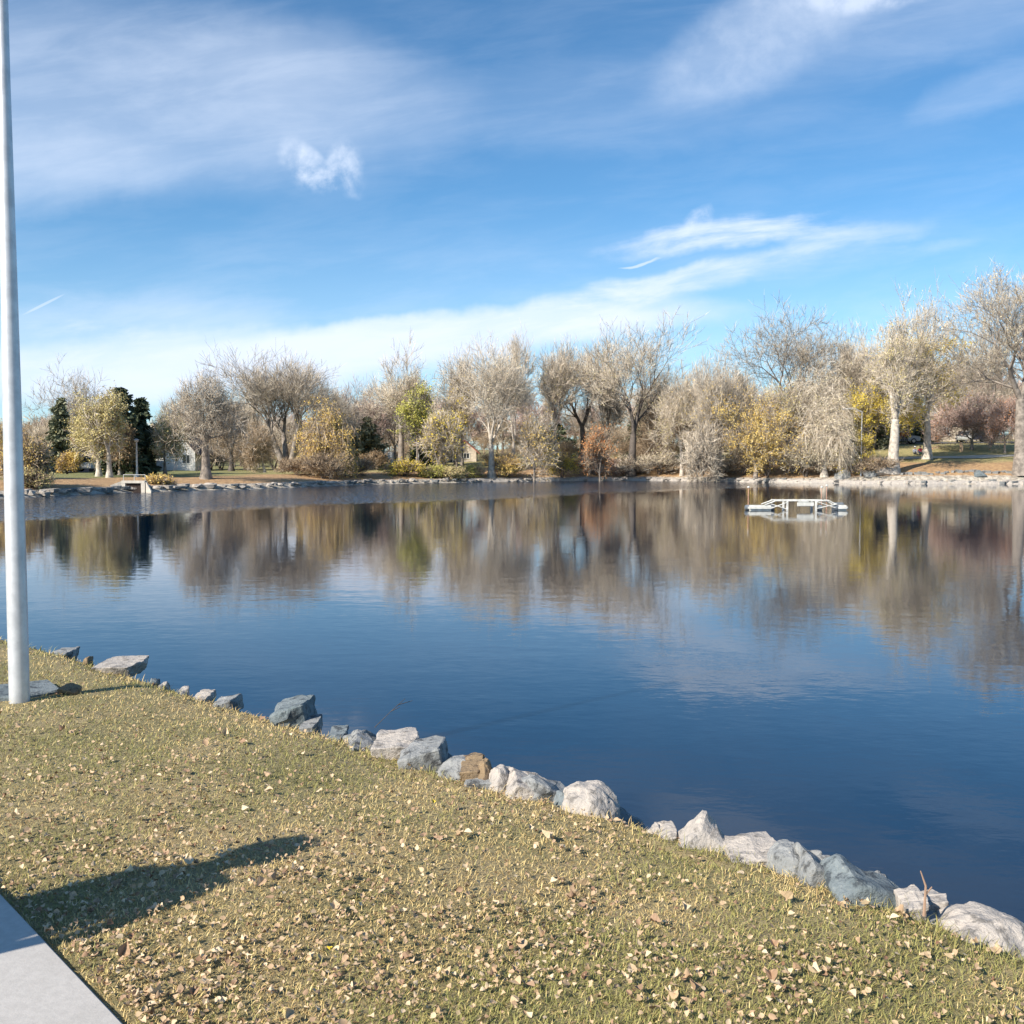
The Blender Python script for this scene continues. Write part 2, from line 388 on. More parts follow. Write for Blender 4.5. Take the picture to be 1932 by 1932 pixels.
def shore_dist(P):
    """signed distance to the lake outline, positive on land"""
    P = np.asarray(P, float); n = len(LAKE); best = np.full(len(P), 1e9); inside = np.zeros(len(P), bool)
    for i in range(n):
        a = LAKE[i]; b = LAKE[(i + 1) % n]; ab = b - a
        t = np.clip(((P - a) @ ab) / (ab @ ab), 0, 1)
        d = np.hypot(P[:, 0] - a[0] - t * ab[0], P[:, 1] - a[1] - t * ab[1]); best = np.minimum(best, d)
        c = ((a[1] > P[:, 1]) != (b[1] > P[:, 1])) & (P[:, 0] < ab[0] * (P[:, 1] - a[1]) / (ab[1] + 1e-12) + a[0])
        inside ^= c
    return np.where(inside, -best, best)
TPX = [0, 500, 750, 1100, 1500, 1700, 2000]
ZT = {0: [WATER_Z] * 7, 1.0: [-.45, -.45, -.48, -.45, -.42, -.1, -.05], 2.2: [-.28, -.28, -.33, -.25, -.2, .12, .15],
      6: [.02, .02, .05, .55, .7, .9, .9], 10: [.12, .12, .28, 1.2, 1.45, 1.5, 1.5], 27: [.15, .15, .6, 1.9, 2.4, 3.2, 3.3],
      42: [.2, .2, .9, 2.2, 2.8, 3.8, 3.9], 100: [.6, .6, 1.6, 3, 4, 5.5, 5.5], 400: [4, 4, 5, 7, 9, 10, 10], 3000: [12] * 7}
ZK = sorted(ZT)
def height(X, Y):
    X = np.atleast_1d(np.asarray(X, float)); Y = np.atleast_1d(np.asarray(Y, float))
    d = shore_dist(np.stack([X, Y], 1))
    near = Y < 26 + 0 * X
    zn = np.interp(d, [-8, -3, -1.1, -.5, -.2, -.05, .25, 1], [-2.6, -2.1, -1.2, -.62, -.30, -.08, -.025, 0.0])
    zn += np.where(d > .1, .018 * np.sin(X * 1.7 + Y * .9) + .012 * np.sin(X * 3.1 - Y * 2.3), 0)
    px = 966 + 1932 * X / np.maximum(Y, 20)
    cols = np.stack([np.interp(px, TPX, ZT[k]) for k in ZK], 1)
    dd = np.clip(d, 0, 2999); idx = np.clip(np.searchsorted(ZK, dd, side='right') - 1, 0, len(ZK) - 2)
    k0 = np.array(ZK)[idx]; k1 = np.array(ZK)[idx + 1]; f = (dd - k0) / (k1 - k0)
    ar = np.arange(len(X)); zf = cols[ar, idx] * (1 - f) + cols[ar, idx + 1] * f
    zf = np.where(d < 0, np.interp(d, [-10, -2, 0], [-3, -1.6, WATER_Z]), zf)
    zf = zf + np.where(d > 1.5, .06 * np.sin(X * .6) * np.sin(Y * .7 + 1) , 0)
    w = np.clip((Y - 22) / 12, 0, 1)
    return zn * (1 - w) + zf * w, d
def hz(x, y): return float(height(x, y)[0][0])

def build_ground():
    rr = np.concatenate([[.3], np.geomspace(.6, 14, 300), np.geomspace(14.15, 60, 110)[0:], np.geomspace(60.6, 160, 190), np.geomspace(163, 5200, 70)])
    aa = np.concatenate([np.linspace(-180, -40, 90, endpoint=False), np.linspace(-40, 40, 520, endpoint=False), np.linspace(40, 180, 90, endpoint=False)])
    A, Rr = np.meshgrid(np.radians(aa), rr)
    X = (Rr * np.sin(A)).ravel(); Y = (Rr * np.cos(A)).ravel()
    Z, d = height(X, Y)
    na, nr = len(aa), len(rr)
    i = np.arange(nr - 1)[:, None] * na; j = np.arange(na)[None, :]; j2 = (j + 1) % na
    F = np.stack([i + j, i + na + j, i + na + j2, i + j2], -1).reshape(-1, 4)
    cy = Y[F].mean(1); mi = (cy > 24).astype(int)
    px = 966 + 1932 * X / np.maximum(Y, 20)
    lush = np.clip(1 - np.abs(px - 250) / 420, 0, 1) * .9
    np_mesh('ground', np.stack([X, Y, Z], 1), F, 4, [M['lawn'], M['far']], smooth=True, matidx=mi,
            extra={'shore': ('POINT', d), 'lush': ('POINT', lush)})
    g = bpy.data.objects['ground']; tag(g, 'dry autumn lawn and lake bank with straw coloured far shore', None, None, 'structure')
build_ground()
bm = bmesh.new()
vs = [bm.verts.new(p) for p in ((-140, -40, WATER_Z), (150, -40, WATER_Z), (150, 135, WATER_Z), (-140, 135, WATER_Z))]
bm.faces.new(vs)
w_o = bm_obj('water', bm, M['water']); tag(w_o, 'calm dark blue lake water reflecting the far trees', None, None, 'structure')

# concrete pavement in the corner
def build_pavement():
    a = Vector((*gat(0, 1700), 0)); b = Vector((*gat(216, 1932), 0)); d = (b - a).normalized(); n = Vector((-d.y, d.x, 0))
    if n.x > 0: n = -n
    bm = bmesh.new()
    p0 = a - d * (.3 + 1.72 * 3)
    for k in range(9):                              # slabs separated by tooled joints
        q0 = p0 + d * (k * 1.72 + .004); q1 = p0 + d * ((k + 1) * 1.72 - .004)
        top = [q0, q1, q1 + n * 1.8, q0 + n * 1.8]
        vt = [bm.verts.new((p.x, p.y, .035)) for p in top]; vb = [bm.verts.new((p.x, p.y, -.12)) for p in top]
        bm.faces.new(vt); bm.faces.new(vb[::-1])
        for i in range(4): bm.faces.new((vt[i], vb[i], vb[(i + 1) % 4], vt[(i + 1) % 4]))
    bmesh.ops.bevel(bm, geom=[e for e in bm.edges if all(v.co.z > 0 for v in e.verts)], offset=.008, segments=2, affect='EDGES')
    m = mat_plain('concrete', (.50, .47, .435), .9, var=.07, scale=30, bump=.0015)
    o = bm_obj('pavement', bm, m); tag(o, 'pale concrete pavement beside the near lawn', None, None, 'structure')
    return a, b, d, n
PAV = build_pavement()
# pale footpath across the lawn on the far right
def build_far_path():
    V_, F_ = [], []
    pts = []
    for px in range(1540, 2140, 12):
        D = 110.5 + 1.2 * math.sin(px * .01); pts.append((atx(px, D), D))
    for (x, y) in pts:
        for dy in (-1.1, 1.1): V_.append((x, y + dy, hz(x, y + dy) + .05))
    for i in range(len(pts) - 1): F_ += [2 * i, 2 * i + 2, 2 * i + 3, 2 * i + 1]
    o = np_mesh('footpath', V_, F_, 4, mat_plain('path_concrete', (.50, .46, .38), .9, scale=1)); tag(o, 'pale footpath crossing the far right lawn', None, None, 'structure')
    V_, F_ = [], []; pts = [(atx(px, 132.0), 132.0) for px in range(1560, 2160, 20)]
    for (x, y) in pts:
        for dy in (-2.6, 2.6): V_.append((x, y + dy, hz(x, y + dy) + .06))
    for i in range(len(pts) - 1): F_ += [2 * i, 2 * i + 2, 2 * i + 3, 2 * i + 1]
    o = np_mesh('road', V_, F_, 4, mat_plain('asphalt', (.20, .19, .18), .9, scale=1)); tag(o, 'grey park road behind the far right lawn', None, None, 'structure')
build_far_path()

# ------------------------------------------------------------------ grass blades and leaf litter
rng = np.random.default_rng(7)
def vnoise(x, y, s, seed=0):
    """cheap smooth value noise"""
    g = np.random.default_rng(seed).random((64, 64)); xs = (x / s) % 64; ys = (y / s) % 64
    xi = xs.astype(int); yi = ys.astype(int); fx = xs - xi; fy = ys - yi; fx = fx * fx * (3 - 2 * fx); fy = fy * fy * (3 - 2 * fy)
    x1 = (xi + 1) % 64; y1 = (yi + 1) % 64
    return (g[xi, yi] * (1 - fx) + g[x1, yi] * fx) * (1 - fy) + (g[xi, y1] * (1 - fx) + g[x1, y1] * fx) * fy
def pave_mask(X, Y, m=0.0):
    a, b, d, n = PAV
    s = (X - a.x) * n.x + (Y - a.y) * n.y
    return s > m
def lawn_points(N, rmin=1.2, rmax=17.0, amax=40):
    """scatter over the near bank, thinner with distance"""
    r = np.exp(rng.uniform(math.log(rmin), math.log(rmax), N)); a = np.radians(rng.uniform(-amax, amax, N))
    X = r * np.sin(a); Y = r * np.cos(a)
    return X, Y, r
def build_grass():
    N = 560000
    X, Y, r = lawn_points(N, 1.9)
    Z, d = height(X, Y)
    k = (d > -.03) & ~pave_mask(X, Y, -.01); X, Y, Z, r, d = X[k], Y[k], Z[k], r[k], d[k]; n = len(X)
    patch = .6 * vnoise(X, Y, .9, 1) + .4 * vnoise(X, Y, .28, 2)      # 0 dry .. 1 green
    for gx, gy, gr in ((330, 1440, .9), (520, 1420, .7), (300, 1800, .6), (1200, 1830, .7), (1650, 1850, .6), (60, 1390, .6)):
        wx_, wy_ = gat(gx, gy); patch = patch + .15 * np.exp(-((X - wx_) ** 2 + ((Y - wy_) * 1.3) ** 2) / gr ** 2)
    patch = patch + .02 * np.clip((4.0 - Y) / 2, 0, 1) - .10 * np.exp(-((d - .3) / .5) ** 2)
    green = rng.random(n) < np.clip((patch - .42) * 3.2, .06, .82)
    L = rng.uniform(.016, .040, n) * (1 + .25 * green) * (1 + .6 * (rng.random(n) < .02)) * (.8 + .15 * patch)
    L *= np.where((d < .14) & (rng.random(n) < .35), 1.9, 1)
    w = np.maximum(rng.uniform(.0016, .0032, n), r * .00052)
    az = rng.uniform(0, 2 * np.pi, n); lean = rng.uniform(.35, 1.45, n)
    dirx = np.cos(az) * np.sin(lean); diry = np.sin(az) * np.sin(lean); dirz = np.cos(lean)
    sx = -np.sin(az); sy = np.cos(az)
    # face the wide side more or less at random
    tw = rng.uniform(-1, 1, n); 
    bend = rng.uniform(.1, .5, n)
    p0 = np.stack([X, Y, Z - .004], 1); S = np.stack([sx, sy, tw * .5], 1); Dv = np.stack([dirx, diry, dirz], 1)
    mid = p0 + Dv * (L * .55)[:, None]; tip = p0 + Dv * L[:, None] + np.stack([dirx * bend, diry * bend, -bend * .6], 1) * (L * .7)[:, None]
    V = np.stack([p0 - S * (w / 2)[:, None], p0 + S * (w / 2)[:, None], mid + S * (w * .42)[:, None], mid - S * (w * .42)[:, None], tip], 1).reshape(-1, 3)
    b = (np.arange(n) * 5)[:, None]
    F = np.concatenate([b + 0, b + 1, b + 2, b + 3, b + 3, b + 2, b + 4], 1).ravel()
    tot = np.tile([4, 3], n)
    rnd = np.where(green, rng.uniform(.55, 1.0, n), rng.uniform(0.0, .48, n))
    m = mat_rnd('grass_blade', [(0, (.41, .275, .12)), (.2, (.61, .45, .19)), (.46, (.76, .60, .28)), (.54, (.44, .37, .13)), (.75, (.25, .24, .075)), (1, (.35, .33, .115))], rough=.6, trans=0, spec=.3)
    o = np_mesh('lawn_grass', V, F, tot, m, rnd=np.repeat(rnd, 2))
    tag(o, 'short half dry grass covering the near bank', 'grass', None, 'stuff')
build_grass()

def leaf_template(seed, curl):
    """cottonwood leaf: heart outline, curled along the midrib"""
    r_ = random.Random(seed)
    out = [(0, -.5), (.22, -.42), (.40, -.22), (.42, 0), (.30, .22), (.14, .40), (0, .62), (-.14, .40), (-.30, .22), (-.42, 0), (-.40, -.22), (-.22, -.42)]
    pts = []
    for x, y in out:
        x *= r_.uniform(.85, 1.15); y *= r_.uniform(.9, 1.1)
        pts.append((x, y, curl * (x * x * 2.2) + r_.uniform(-.05, .05) + curl * .35 * y * y))
    mid = [(0, -.25, r_.uniform(-.06, 0)), (0, .1, r_.uniform(-.06, 0.02)), (0, .35, 0)]
    V = pts + mid; n = 12
    F = [(0, 1, 12), (1, 2, 12), (2, 3, 13, 12), (3, 4, 13), (4, 5, 14, 13), (5, 6, 14), (6, 7, 14), (7, 8, 13, 14), (8, 9, 13), (9, 10, 12, 13), (10, 11, 12), (11, 0, 12)]
    return np.array(V), F
LT = [leaf_template(s, c) for s, c in ((1, .5), (2, .9), (3, -.6), (4, 1.3), (5, .2), (6, -.9), (7, .7), (8, 1.6))]
leaf_mat = mat_rnd('dead_leaf', [(0, (.22, .12, .07)), (.2, (.42, .28, .17)), (.6, (.52, .37, .22)), (.95, (.68, .53, .35)), (1, (.75, .55, .05))], rough=.65, trans=0, spec=.35)
def leaf_density(X, Y):
    px = 966 + 1932 * X / Y
    left = np.clip((1150 - px) / 900, 0, 1)
    near = np.clip((6.2 - Y) / 2.6, 0, 1)
    return .10 + .75 * left * np.clip((7.0 - Y) / 2.5, 0, 1) * (.3 + vnoise(X, Y, .5, 9)) + .55 * near * np.clip(vnoise(X, Y, .35, 5) * 2 - .5, 0, 1)
def leaf_mats(n):
    az = rng.uniform(0, 2 * np.pi, n); tx = rng.normal(0, .35, n); ty = rng.normal(0, .35, n)
    return az, tx, ty
def build_litter():
    X, Y, r = lawn_points(70000, 1.9, 14)
    Z, d = height(X, Y); k = (d > .02) & ~pave_mask(X, Y, -.02) & (rng.random(len(X)) < leaf_density(X, Y) * .62)
    X, Y, Z, r = X[k], Y[k], Z[k], r[k]
    size = rng.uniform(.008, .023, len(X)) * (1 + (rng.random(len(X)) < .05) * .9)
    # the leaves that show largest become single objects
    px = 966 + 1932 * X / Y
    vis = (px > 0) & (px < 1932) & (Y > 2.85)
    score = np.where(vis, size / Y, 0); order = np.argsort(-score); ind = order[:285]; rest = order[285:]
    meshes = []
    for t, (V, F) in enumerate(LT):
        for q, c in enumerate((.12, .35, .62, .9)):
            me = bpy.data.meshes.new('fallen_leaf'); me.from_pydata([tuple(v) for v in V], [], F)
            a = me.attributes.new('rnd', 'FLOAT', 'FACE'); a.data.foreach_set('value', np.full(len(F), c, np.float32)); me.materials.append(leaf_mat); meshes.append(me)
    rr = random.Random(3)
    for i in ind:
        o = bpy.data.objects.new('fallen_leaf', rr.choice(meshes)); COL.objects.link(o)
        s = float(size[i]) * 1.0; o.location = (float(X[i]), float(Y[i]), float(Z[i]) + .020 + rr.uniform(0, .010)); o.scale = (s, s, s)
        o.rotation_euler = (rr.gauss(0, .25), rr.gauss(0, .25), rr.uniform(0, 6.28))
        tag(o, 'curled tan cottonwood leaf lying on the near grass', 'leaf', 'fallen leaves scattered on the near grass')
    Vs, Fs, T, rn = [], [], [], []; off = 0
    az = rng.uniform(0, 6.283, len(X)); ax = rng.normal(0, .45, len(X)); ay = rng.normal(0, .45, len(X))
    cc = rng.random(len(X)) * .95
    for i in rest:
        V, F = LT[i % 8]
        Mx = (Matrix.Rotation(az[i], 3, 'Z') @ Matrix.Rotation(ax[i], 3, 'X') @ Matrix.Rotation(ay[i], 3, 'Y'))
        W = (V * size[i]) @ np.array(Mx).T + (X[i], Y[i], Z[i] + .024)
        Vs.append(W)
        for f in F: Fs += [v + off for v in f]; T.append(len(f)); rn.append(cc[i])
        off += len(V)
    o = np_mesh('leaf_litter', np.concatenate(Vs), Fs, T, leaf_mat, rnd=rn)
    tag(o, 'scattered small tan leaf litter over the near grass', 'leaves', None, 'stuff')
    # a few leaves one can point to
    def single(px, py, s, c, label, rot=0.4, tilt=.5):
        x, y = gat(px, py); V, F = LT[3]
        me = bpy.data.meshes.new('fallen_leaf'); me.from_pydata([tuple(v) for v in V], [], F)
        a = me.attributes.new('rnd', 'FLOAT', 'FACE'); a.data.foreach_set('value', np.full(len(F), c, np.float32)); me.materials.append(leaf_mat)
        o = bpy.data.objects.new('fallen_leaf', me); COL.objects.link(o); s *= .62; o.location = (x, y, hz(x, y) + .03); o.scale = (s, s, s)
        o.rotation_euler = (tilt, .3, rot); tag(o, label, 'leaf', 'fallen leaves scattered on the near grass')
    single(817, 1518, .035, 1.0, 'bright yellow leaf on the mid lawn below the broken rocks')
    single(620, 1815, .03, 1.0, 'small yellow leaf near the lower edge of the lawn', 1.2)
    single(1098, 1668, .075, .62, 'large folded tan leaf in the middle of the lower lawn', 2.0)
    single(1480, 1692, .085, .66, 'long pale tan leaf on the right of the lower lawn', 1.7, .7)
    single(1290, 1712, .06, .8, 'cream curled leaf right of centre on the lower lawn', .4)
    single(1305, 1880, .06, .15, 'dark brown curled leaf at the bottom right of the lawn', .9, .9)
    single(235, 1825, .075, .14, 'dark curled leaf beside the pavement below the shadow', .2, 1.0)
    single(1000, 1562, .05, .85, 'pale leaf at the left of the dark clump on the lawn', .2)
    single(1028, 1575, .085, .9, 'white brown leaf in the middle of the dark clump', 1.3, .8)
    single(1070, 1572, .06, .3, 'orange brown leaf at the right of the dark clump', 2.3, .8)
    single(425, 1390, .07, .8, 'pale leaf standing upright on the upper lawn', .3, 1.2)
    single(865, 1585, .055, .7, 'flat tan leaf just left of the dark clump on the lawn', 1.0, .2)
    single(1790, 1960 - 160, .05, .8, 'tan leaf on the lawn below the large pale rock', 1.0, .3)
build_litter()

# ------------------------------------------------------------------ rocks of the near bank
def rock_bm(seed, sx, sy, sz, pts=None, n=16, rough=.05, sub=3):
    r_ = random.Random(seed); bm = bmesh.new()
    if pts is None:
        pts = []
        for i in range(n):
            v = Vector((r_.gauss(0, 1), r_.gauss(0, 1), r_.gauss(0, 1))).normalized()
            v = Vector((math.copysign(abs(v.x) ** .75, v.x), math.copysign(abs(v.y) ** .75, v.y), math.copysign(abs(v.z) ** .8, v.z)))
            pts.append(v * r_.uniform(.82, 1.0))
    for p in pts: bm.verts.new(p)
    res = bmesh.ops.convex_hull(bm, input=bm.verts[:])
    bmesh.ops.delete(bm, geom=[g for g in set(res['geom_interior'] + res['geom_unused']) if isinstance(g, bmesh.types.BMVert)], context='VERTS')
    xs = [v.co for v in bm.verts]
    lo = Vector([min(c[i] for c in xs) for i in range(3)]); hi = Vector([max(c[i] for c in xs) for i in range(3)])
    for v in bm.verts:
        v.co = Vector([(v.co[i] - (lo[i] + hi[i]) / 2) / max(hi[i] - lo[i], 1e-6) * (sx, sy, sz)[i] for i in range(3)])
    m = min(sx, sy, sz)
    bmesh.ops.bevel(bm, geom=bm.edges[:], offset=m * .03, segments=1, affect='EDGES', clamp_overlap=True)
    bmesh.ops.triangulate(bm, faces=bm.faces[:])
    for _ in range(sub): bmesh.ops.subdivide_edges(bm, edges=[e for e in bm.edges if e.calc_length() > m * .10], cuts=1)
    bmesh.ops.triangulate(bm, faces=bm.faces[:])
    bm.normal_update(); o = Vector((seed * 3.7, seed * 1.3, 0))
    for v in bm.verts:
        q = v.co / m
        a = mnoise.fractal(q * 1.6 + o, 1.0, 2.1, 4) + .35 * abs(mnoise.noise(q * 4.2 + o)) 
        v.co += v.normal * a * rough * m
    for v in bm.verts:
        for i_ in range(3): v.co[i_] = max(-.56 * (sx, sy, sz)[i_], min(.56 * (sx, sy, sz)[i_], v.co[i_]))
    return bm
PYR = [Vector(p) for p in ((0, 0, 1), (-.9, -.4, -.25), (-1, .3, -.4), (.8, -.5, -.45), (1, .4, -.6), (-.25, -.3, .45), (.2, .6, .3), (-.9, -.5, -1), (.9, -.6, -1), (.9, .6, -1), (-.9, .6, -1), (-.45, .2, .3))]
SLAB = [Vector(p) for p in ((-1, -.7, .1), (-1, .6, .6), (-.75, .4, 1), (-.55, -.8, .85), (1, -.5, -.35), (.95, .4, -.2), (.2, .5, .35), (-1, -.8, -1), (1, -.7, -1), (1, .7, -1), (-1, .7, -1))]
BLOCK = [Vector(p) for p in ((-1, -.8, .2), (-.95, .8, .5), (-.4, -.9, .55), (.75, -.8, .95), (.95, .8, .9), (1, -.7, -.7), (1, .8, -.8), (-1, -.8, -1), (-1, .8, -1), (0, .9, .6))]
DOME = [Vector((math.cos(a) * r, math.sin(a) * r * .9, z)) for r, z, k in ((1, -.9, 9), (1, -.1, 9), (.78, .55, 8), (.4, .92, 6)) for a in [i * 2 * math.pi / k + r for i in range(k)]]
FLAT = [Vector(p) for p in ((-1, -.8, .6), (-.9, .9, .8), (.7, -.9, .8), (1, -.2, 1), (.8, .9, 1), (.6, -.6, -1), (.7, .7, -1), (-.9, -.6, -1), (-.9, .7, -1), (1, .3, .2))]
NR = [  # px centre, px width, top py, foot py, depth m, sink m, shape, material, label
 (106, 40, 1221, 1232, .45, .05, FLAT, 'rock_grey', 'thin flat slab at the lawn edge just right of the flagpole'),
 (161, 16, 1232, 1243, .2, .3, None, 'rock_brown', 'small dark stone between the two flat slabs on the bank'),
 (224, 76, 1238, 1250, .42, .02, FLAT, 'rock_pale', 'pale flat rock overhanging the water right of the flagpole'),
 (283, 18, 1273, 1284, .18, .3, None, 'rock_blue', 'small dark stone below the pale overhanging rock'),
 (303, 14, 1281, 1290, .16, .3, None, 'rock_pale', 'tiny pale stone at the lawn edge left of the leaf line'),
 (342, 16, 1291, 1302, .15, .3, None, 'rock_pale', 'tiny white stone halfway to the grey block by the water'),
 (376, 32, 1301, 1314, .3, .3, FLAT, 'rock_pale', 'small white stone with a dark hollow beneath it'),
 (422, 38, 1307, 1324, .28, .35, BLOCK, 'rock_grey', 'small squared grey stone at the lawn edge'),
 (549, 62, 1310, 1356, .36, .5, BLOCK, 'rock_blue', 'dark blue grey boulder standing alone in the water edge'),
 (583, 30, 1348, 1366, .3, .5, FLAT, 'rock_grey', 'low grey stone leaning right of the lone dark boulder'),
 (632, 34, 1370, 1384, .3, .4, FLAT, 'rock_blue', 'small dark stone at the edge left of the long slab'),
 (700, 86, 1376, 1416, .38, .5, SLAB, 'rock_grey', 'long grey slab at the left of the broken rock row'),
 (745, 76, 1378, 1418, .34, .5, FLAT, 'rock_pale', 'whitish flat rock between the long slab and squared block'),
 (797, 78, 1388, 1438, .36, .5, BLOCK, 'rock_grey', 'squared grey block with a dark broken right face'),
 (866, 96, 1420, 1460, .36, .5, DOME, 'rock_grey', 'rounded speckled grey rock right of the squared block'),
 (890, 40, 1424, 1442, .28, .5, FLAT, 'rock_brown', 'brown stone at the water behind the speckled rock'),
 (914, 28, 1424, 1446, .24, .5, DOME, 'rock_brown', 'small upright tan stone beside the brown stone'),
 (942, 40, 1436, 1464, .24, .5, DOME, 'rock_pale', 'small white knob of rock behind the split slab'),
 (925, 84, 1448, 1480, .22, .4, FLAT, 'rock_grey', 'split grey slab in front of the white knob'),
 (1008, 98, 1444, 1500, .34, .5, SLAB, 'rock_pale', 'angular white rock sloping down to the right'),
 (1068, 44, 1486, 1512, .16, .4, None, 'rock_blue', 'small grey stone in the dark hollow between two white rocks'),
 (1112, 106, 1466, 1530, .36, .5, DOME, 'rock_pale', 'big white domed boulder with a dark right side'),
 (1240, 30, 1548, 1566, .16, .4, None, 'rock_pale', 'little white stone left of the pointed rock'),
 (1264, 32, 1552, 1572, .18, .4, FLAT, 'rock_pale', 'flat white stone touching the pointed rock'),
 (1336, 100, 1534, 1590, .30, .5, PYR, 'rock_pale', 'pointed white rock rising like a pyramid'),
 (1428, 96, 1578, 1614, .28, .5, FLAT, 'rock_pale', 'cream flat topped rock right of the pointed one'),
 (1495, 78, 1578, 1632, .26, .5, DOME, 'rock_grey', 'rounded mottled grey boulder with brown stains'),
 (1553, 72, 1586, 1648, .26, .5, SLAB, 'rock_grey', 'grey cracked boulder behind a black hollow'),
 (1588, 40, 1616, 1654, .16, .5, None, 'rock_pale', 'small pale rock behind the black hollow'),
 (1660, 148, 1620, 1698, .28, .5, SLAB, 'rock_blue', 'large blue grey slab with a ridge falling to the right'),
 (1738, 44, 1676, 1706, .16, .4, FLAT, 'rock_pale', 'small pale flat stone at the tip of the blue slab'),
 (1872, 180, 1702, 1775, .44, .5, DOME, 'rock_pale', 'broad pale smooth boulder at the right edge'),
]
def edge_py(px): return float(np.interp(px, [e[0] for e in edge_px], [e[1] for e in edge_px]))
for i, (pc, w, ty, fy, dep, sink, shp, mt, lab) in enumerate(NR):
    ex, ey = gat(pc, edge_py(pc), -.02)
    D = ey + dep * .42
    zt = zat(ty + (0 if shp is PYR or w > 140 else 4), D + dep * (.0 if shp is PYR else .2)); W = w * D / 1932 * 1.10
    zb = zt - max(.11, (fy - ty) * D / 1932 * 1.3) if sink < .1 else min(zt - max(.12, W * .62), -.13)
    bm = rock_bm(50 + i * 3, W, dep, zt - zb, shp, rough=.11)
    o = bm_obj('rock', bm, M[mt], smooth=False)
    o.location = (atx(pc, D), D, (zt + zb) / 2); o.rotation_euler = (0, 0, 0)
    tag(o, lab, 'rock', 'rocks along the near water edge')
rk = random.Random(41)
for k in range(44):
    px = rk.uniform(640, 1175) if k < 26 else rk.uniform(1290, 1790)
    ex, ey = gat(px, edge_py(px), -.02); D = ey + rk.uniform(.10, .42); w = rk.uniform(.12, .26)
    bm = rock_bm(500 + k, w * 1.3, w, w * .8, rk.choice((None, FLAT, BLOCK, SLAB)), rough=.11, sub=2)
    o = bm_obj('rock', bm, M[rk.choice(('rock_grey', 'rock_pale', 'rock_grey', 'rock_blue'))]); o.location = (atx(px, D), D, -.06 - (D - ey) * .55 + rk.uniform(0, .06)); o.rotation_euler = (rk.uniform(-.3, .3), rk.uniform(-.3, .3), rk.uniform(0, 6))
    tag(o, 'small low rock wedged among the bigger rocks of the near water edge', 'rock', 'small rubble between the near rocks')
# flush concrete slab behind the pole foot
x, y = gat(56, 1303)
bm = bmesh.new()
pp = [gat(-60, 1326), gat(42, 1321), (gat(118, 1309)), gat(92, 1289), gat(40, 1296), gat(-60, 1304)]
a = [bm.verts.new((p[0], p[1], .03)) for p in pp]; b = [bm.verts.new((p[0], p[1], -.06)) for p in pp]
bm.faces.new(a); bm.faces.new(b[::-1])
for i in range(6): bm.faces.new((a[i], b[i], b[(i + 1) % 6], a[(i + 1) % 6]))
bmesh.ops.bevel(bm, geom=[e for e in bm.edges if all(v.co.z > 0 for v in e.verts)], offset=.01, segments=1, affect='EDGES')
o = bm_obj('stone_slab', bm, M['rock_blue']); tag(o, 'flat grey stone slab set in grass behind the flagpole foot', 'slab')
x, y = gat(133, 1310); bm = rock_bm(5, .16, .16, .12, None)  # dark lump put in place of the shadow beneath the slab's right end
o = bm_obj('rock', bm, M['rock_brown']); o.location = (x, y, .02); tag(o, 'small dark lump standing in for the shadow under the end of the slab', 'rock', 'rocks along the near water edge')

# twig poking out of the water and stems on the bank edge
def curve_branch(name, pts, r, mat, label, cat):
    bm = bmesh.new()
    for i in range(len(pts) - 1): add_cyl(bm, pts[i], pts[i + 1], r * (1 - .5 * i / len(pts)), r * (1 - .5 * (i + 1) / len(pts)), 6)
    return tag(bm_obj(name, bm, mat), label, cat)
def wp(px, D, py): return (atx(px, D), D, zat(py, D))
bm = bmesh.new()
for pl in ([(704, 8.0, 1372), (735, 8.2, 1342), (762, 8.35, 1318)], [(735, 8.2, 1342), (752, 8.25, 1334)], [(748, 8.3, 1330), (776, 8.4, 1322)]):
    q = [wp(*p) for p in pl]
    for i in range(len(q) - 1): add_cyl(bm, q[i], q[i + 1], .0035, .002, 5)
tag(bm_obj('dead_branch', bm, M['bark_dark']), 'thin dead branch sticking out of the water by the long slab', 'branch')
for k, (px, h, lab) in enumerate(((1748, .13, 'dry brown stalk on the bank at the tip of the blue slab'),)):
    x, y = gat(px, edge_py(px)); y += .02
    bm = bmesh.new(); add_cyl(bm, (x, y, -.03), (x + .004, y, h * .6), .006 if k == 0 else .002, .004 if k == 0 else .0015, 6)
    add_cyl(bm, (x + .004, y, h * .6), (x - .012, y + .01, h), .004 if k == 0 else .0015, .002 if k == 0 else .001, 6)
    add_cyl(bm, (x + .002, y, h * .35), (x + .03, y + .01, h * .55), .004 if k == 0 else .0015, .002 if k == 0 else .001, 6)
    tag(bm_obj('dry_stem', bm, mat_plain('stem', (.34, .22, .15), .8)), lab, 'stem')

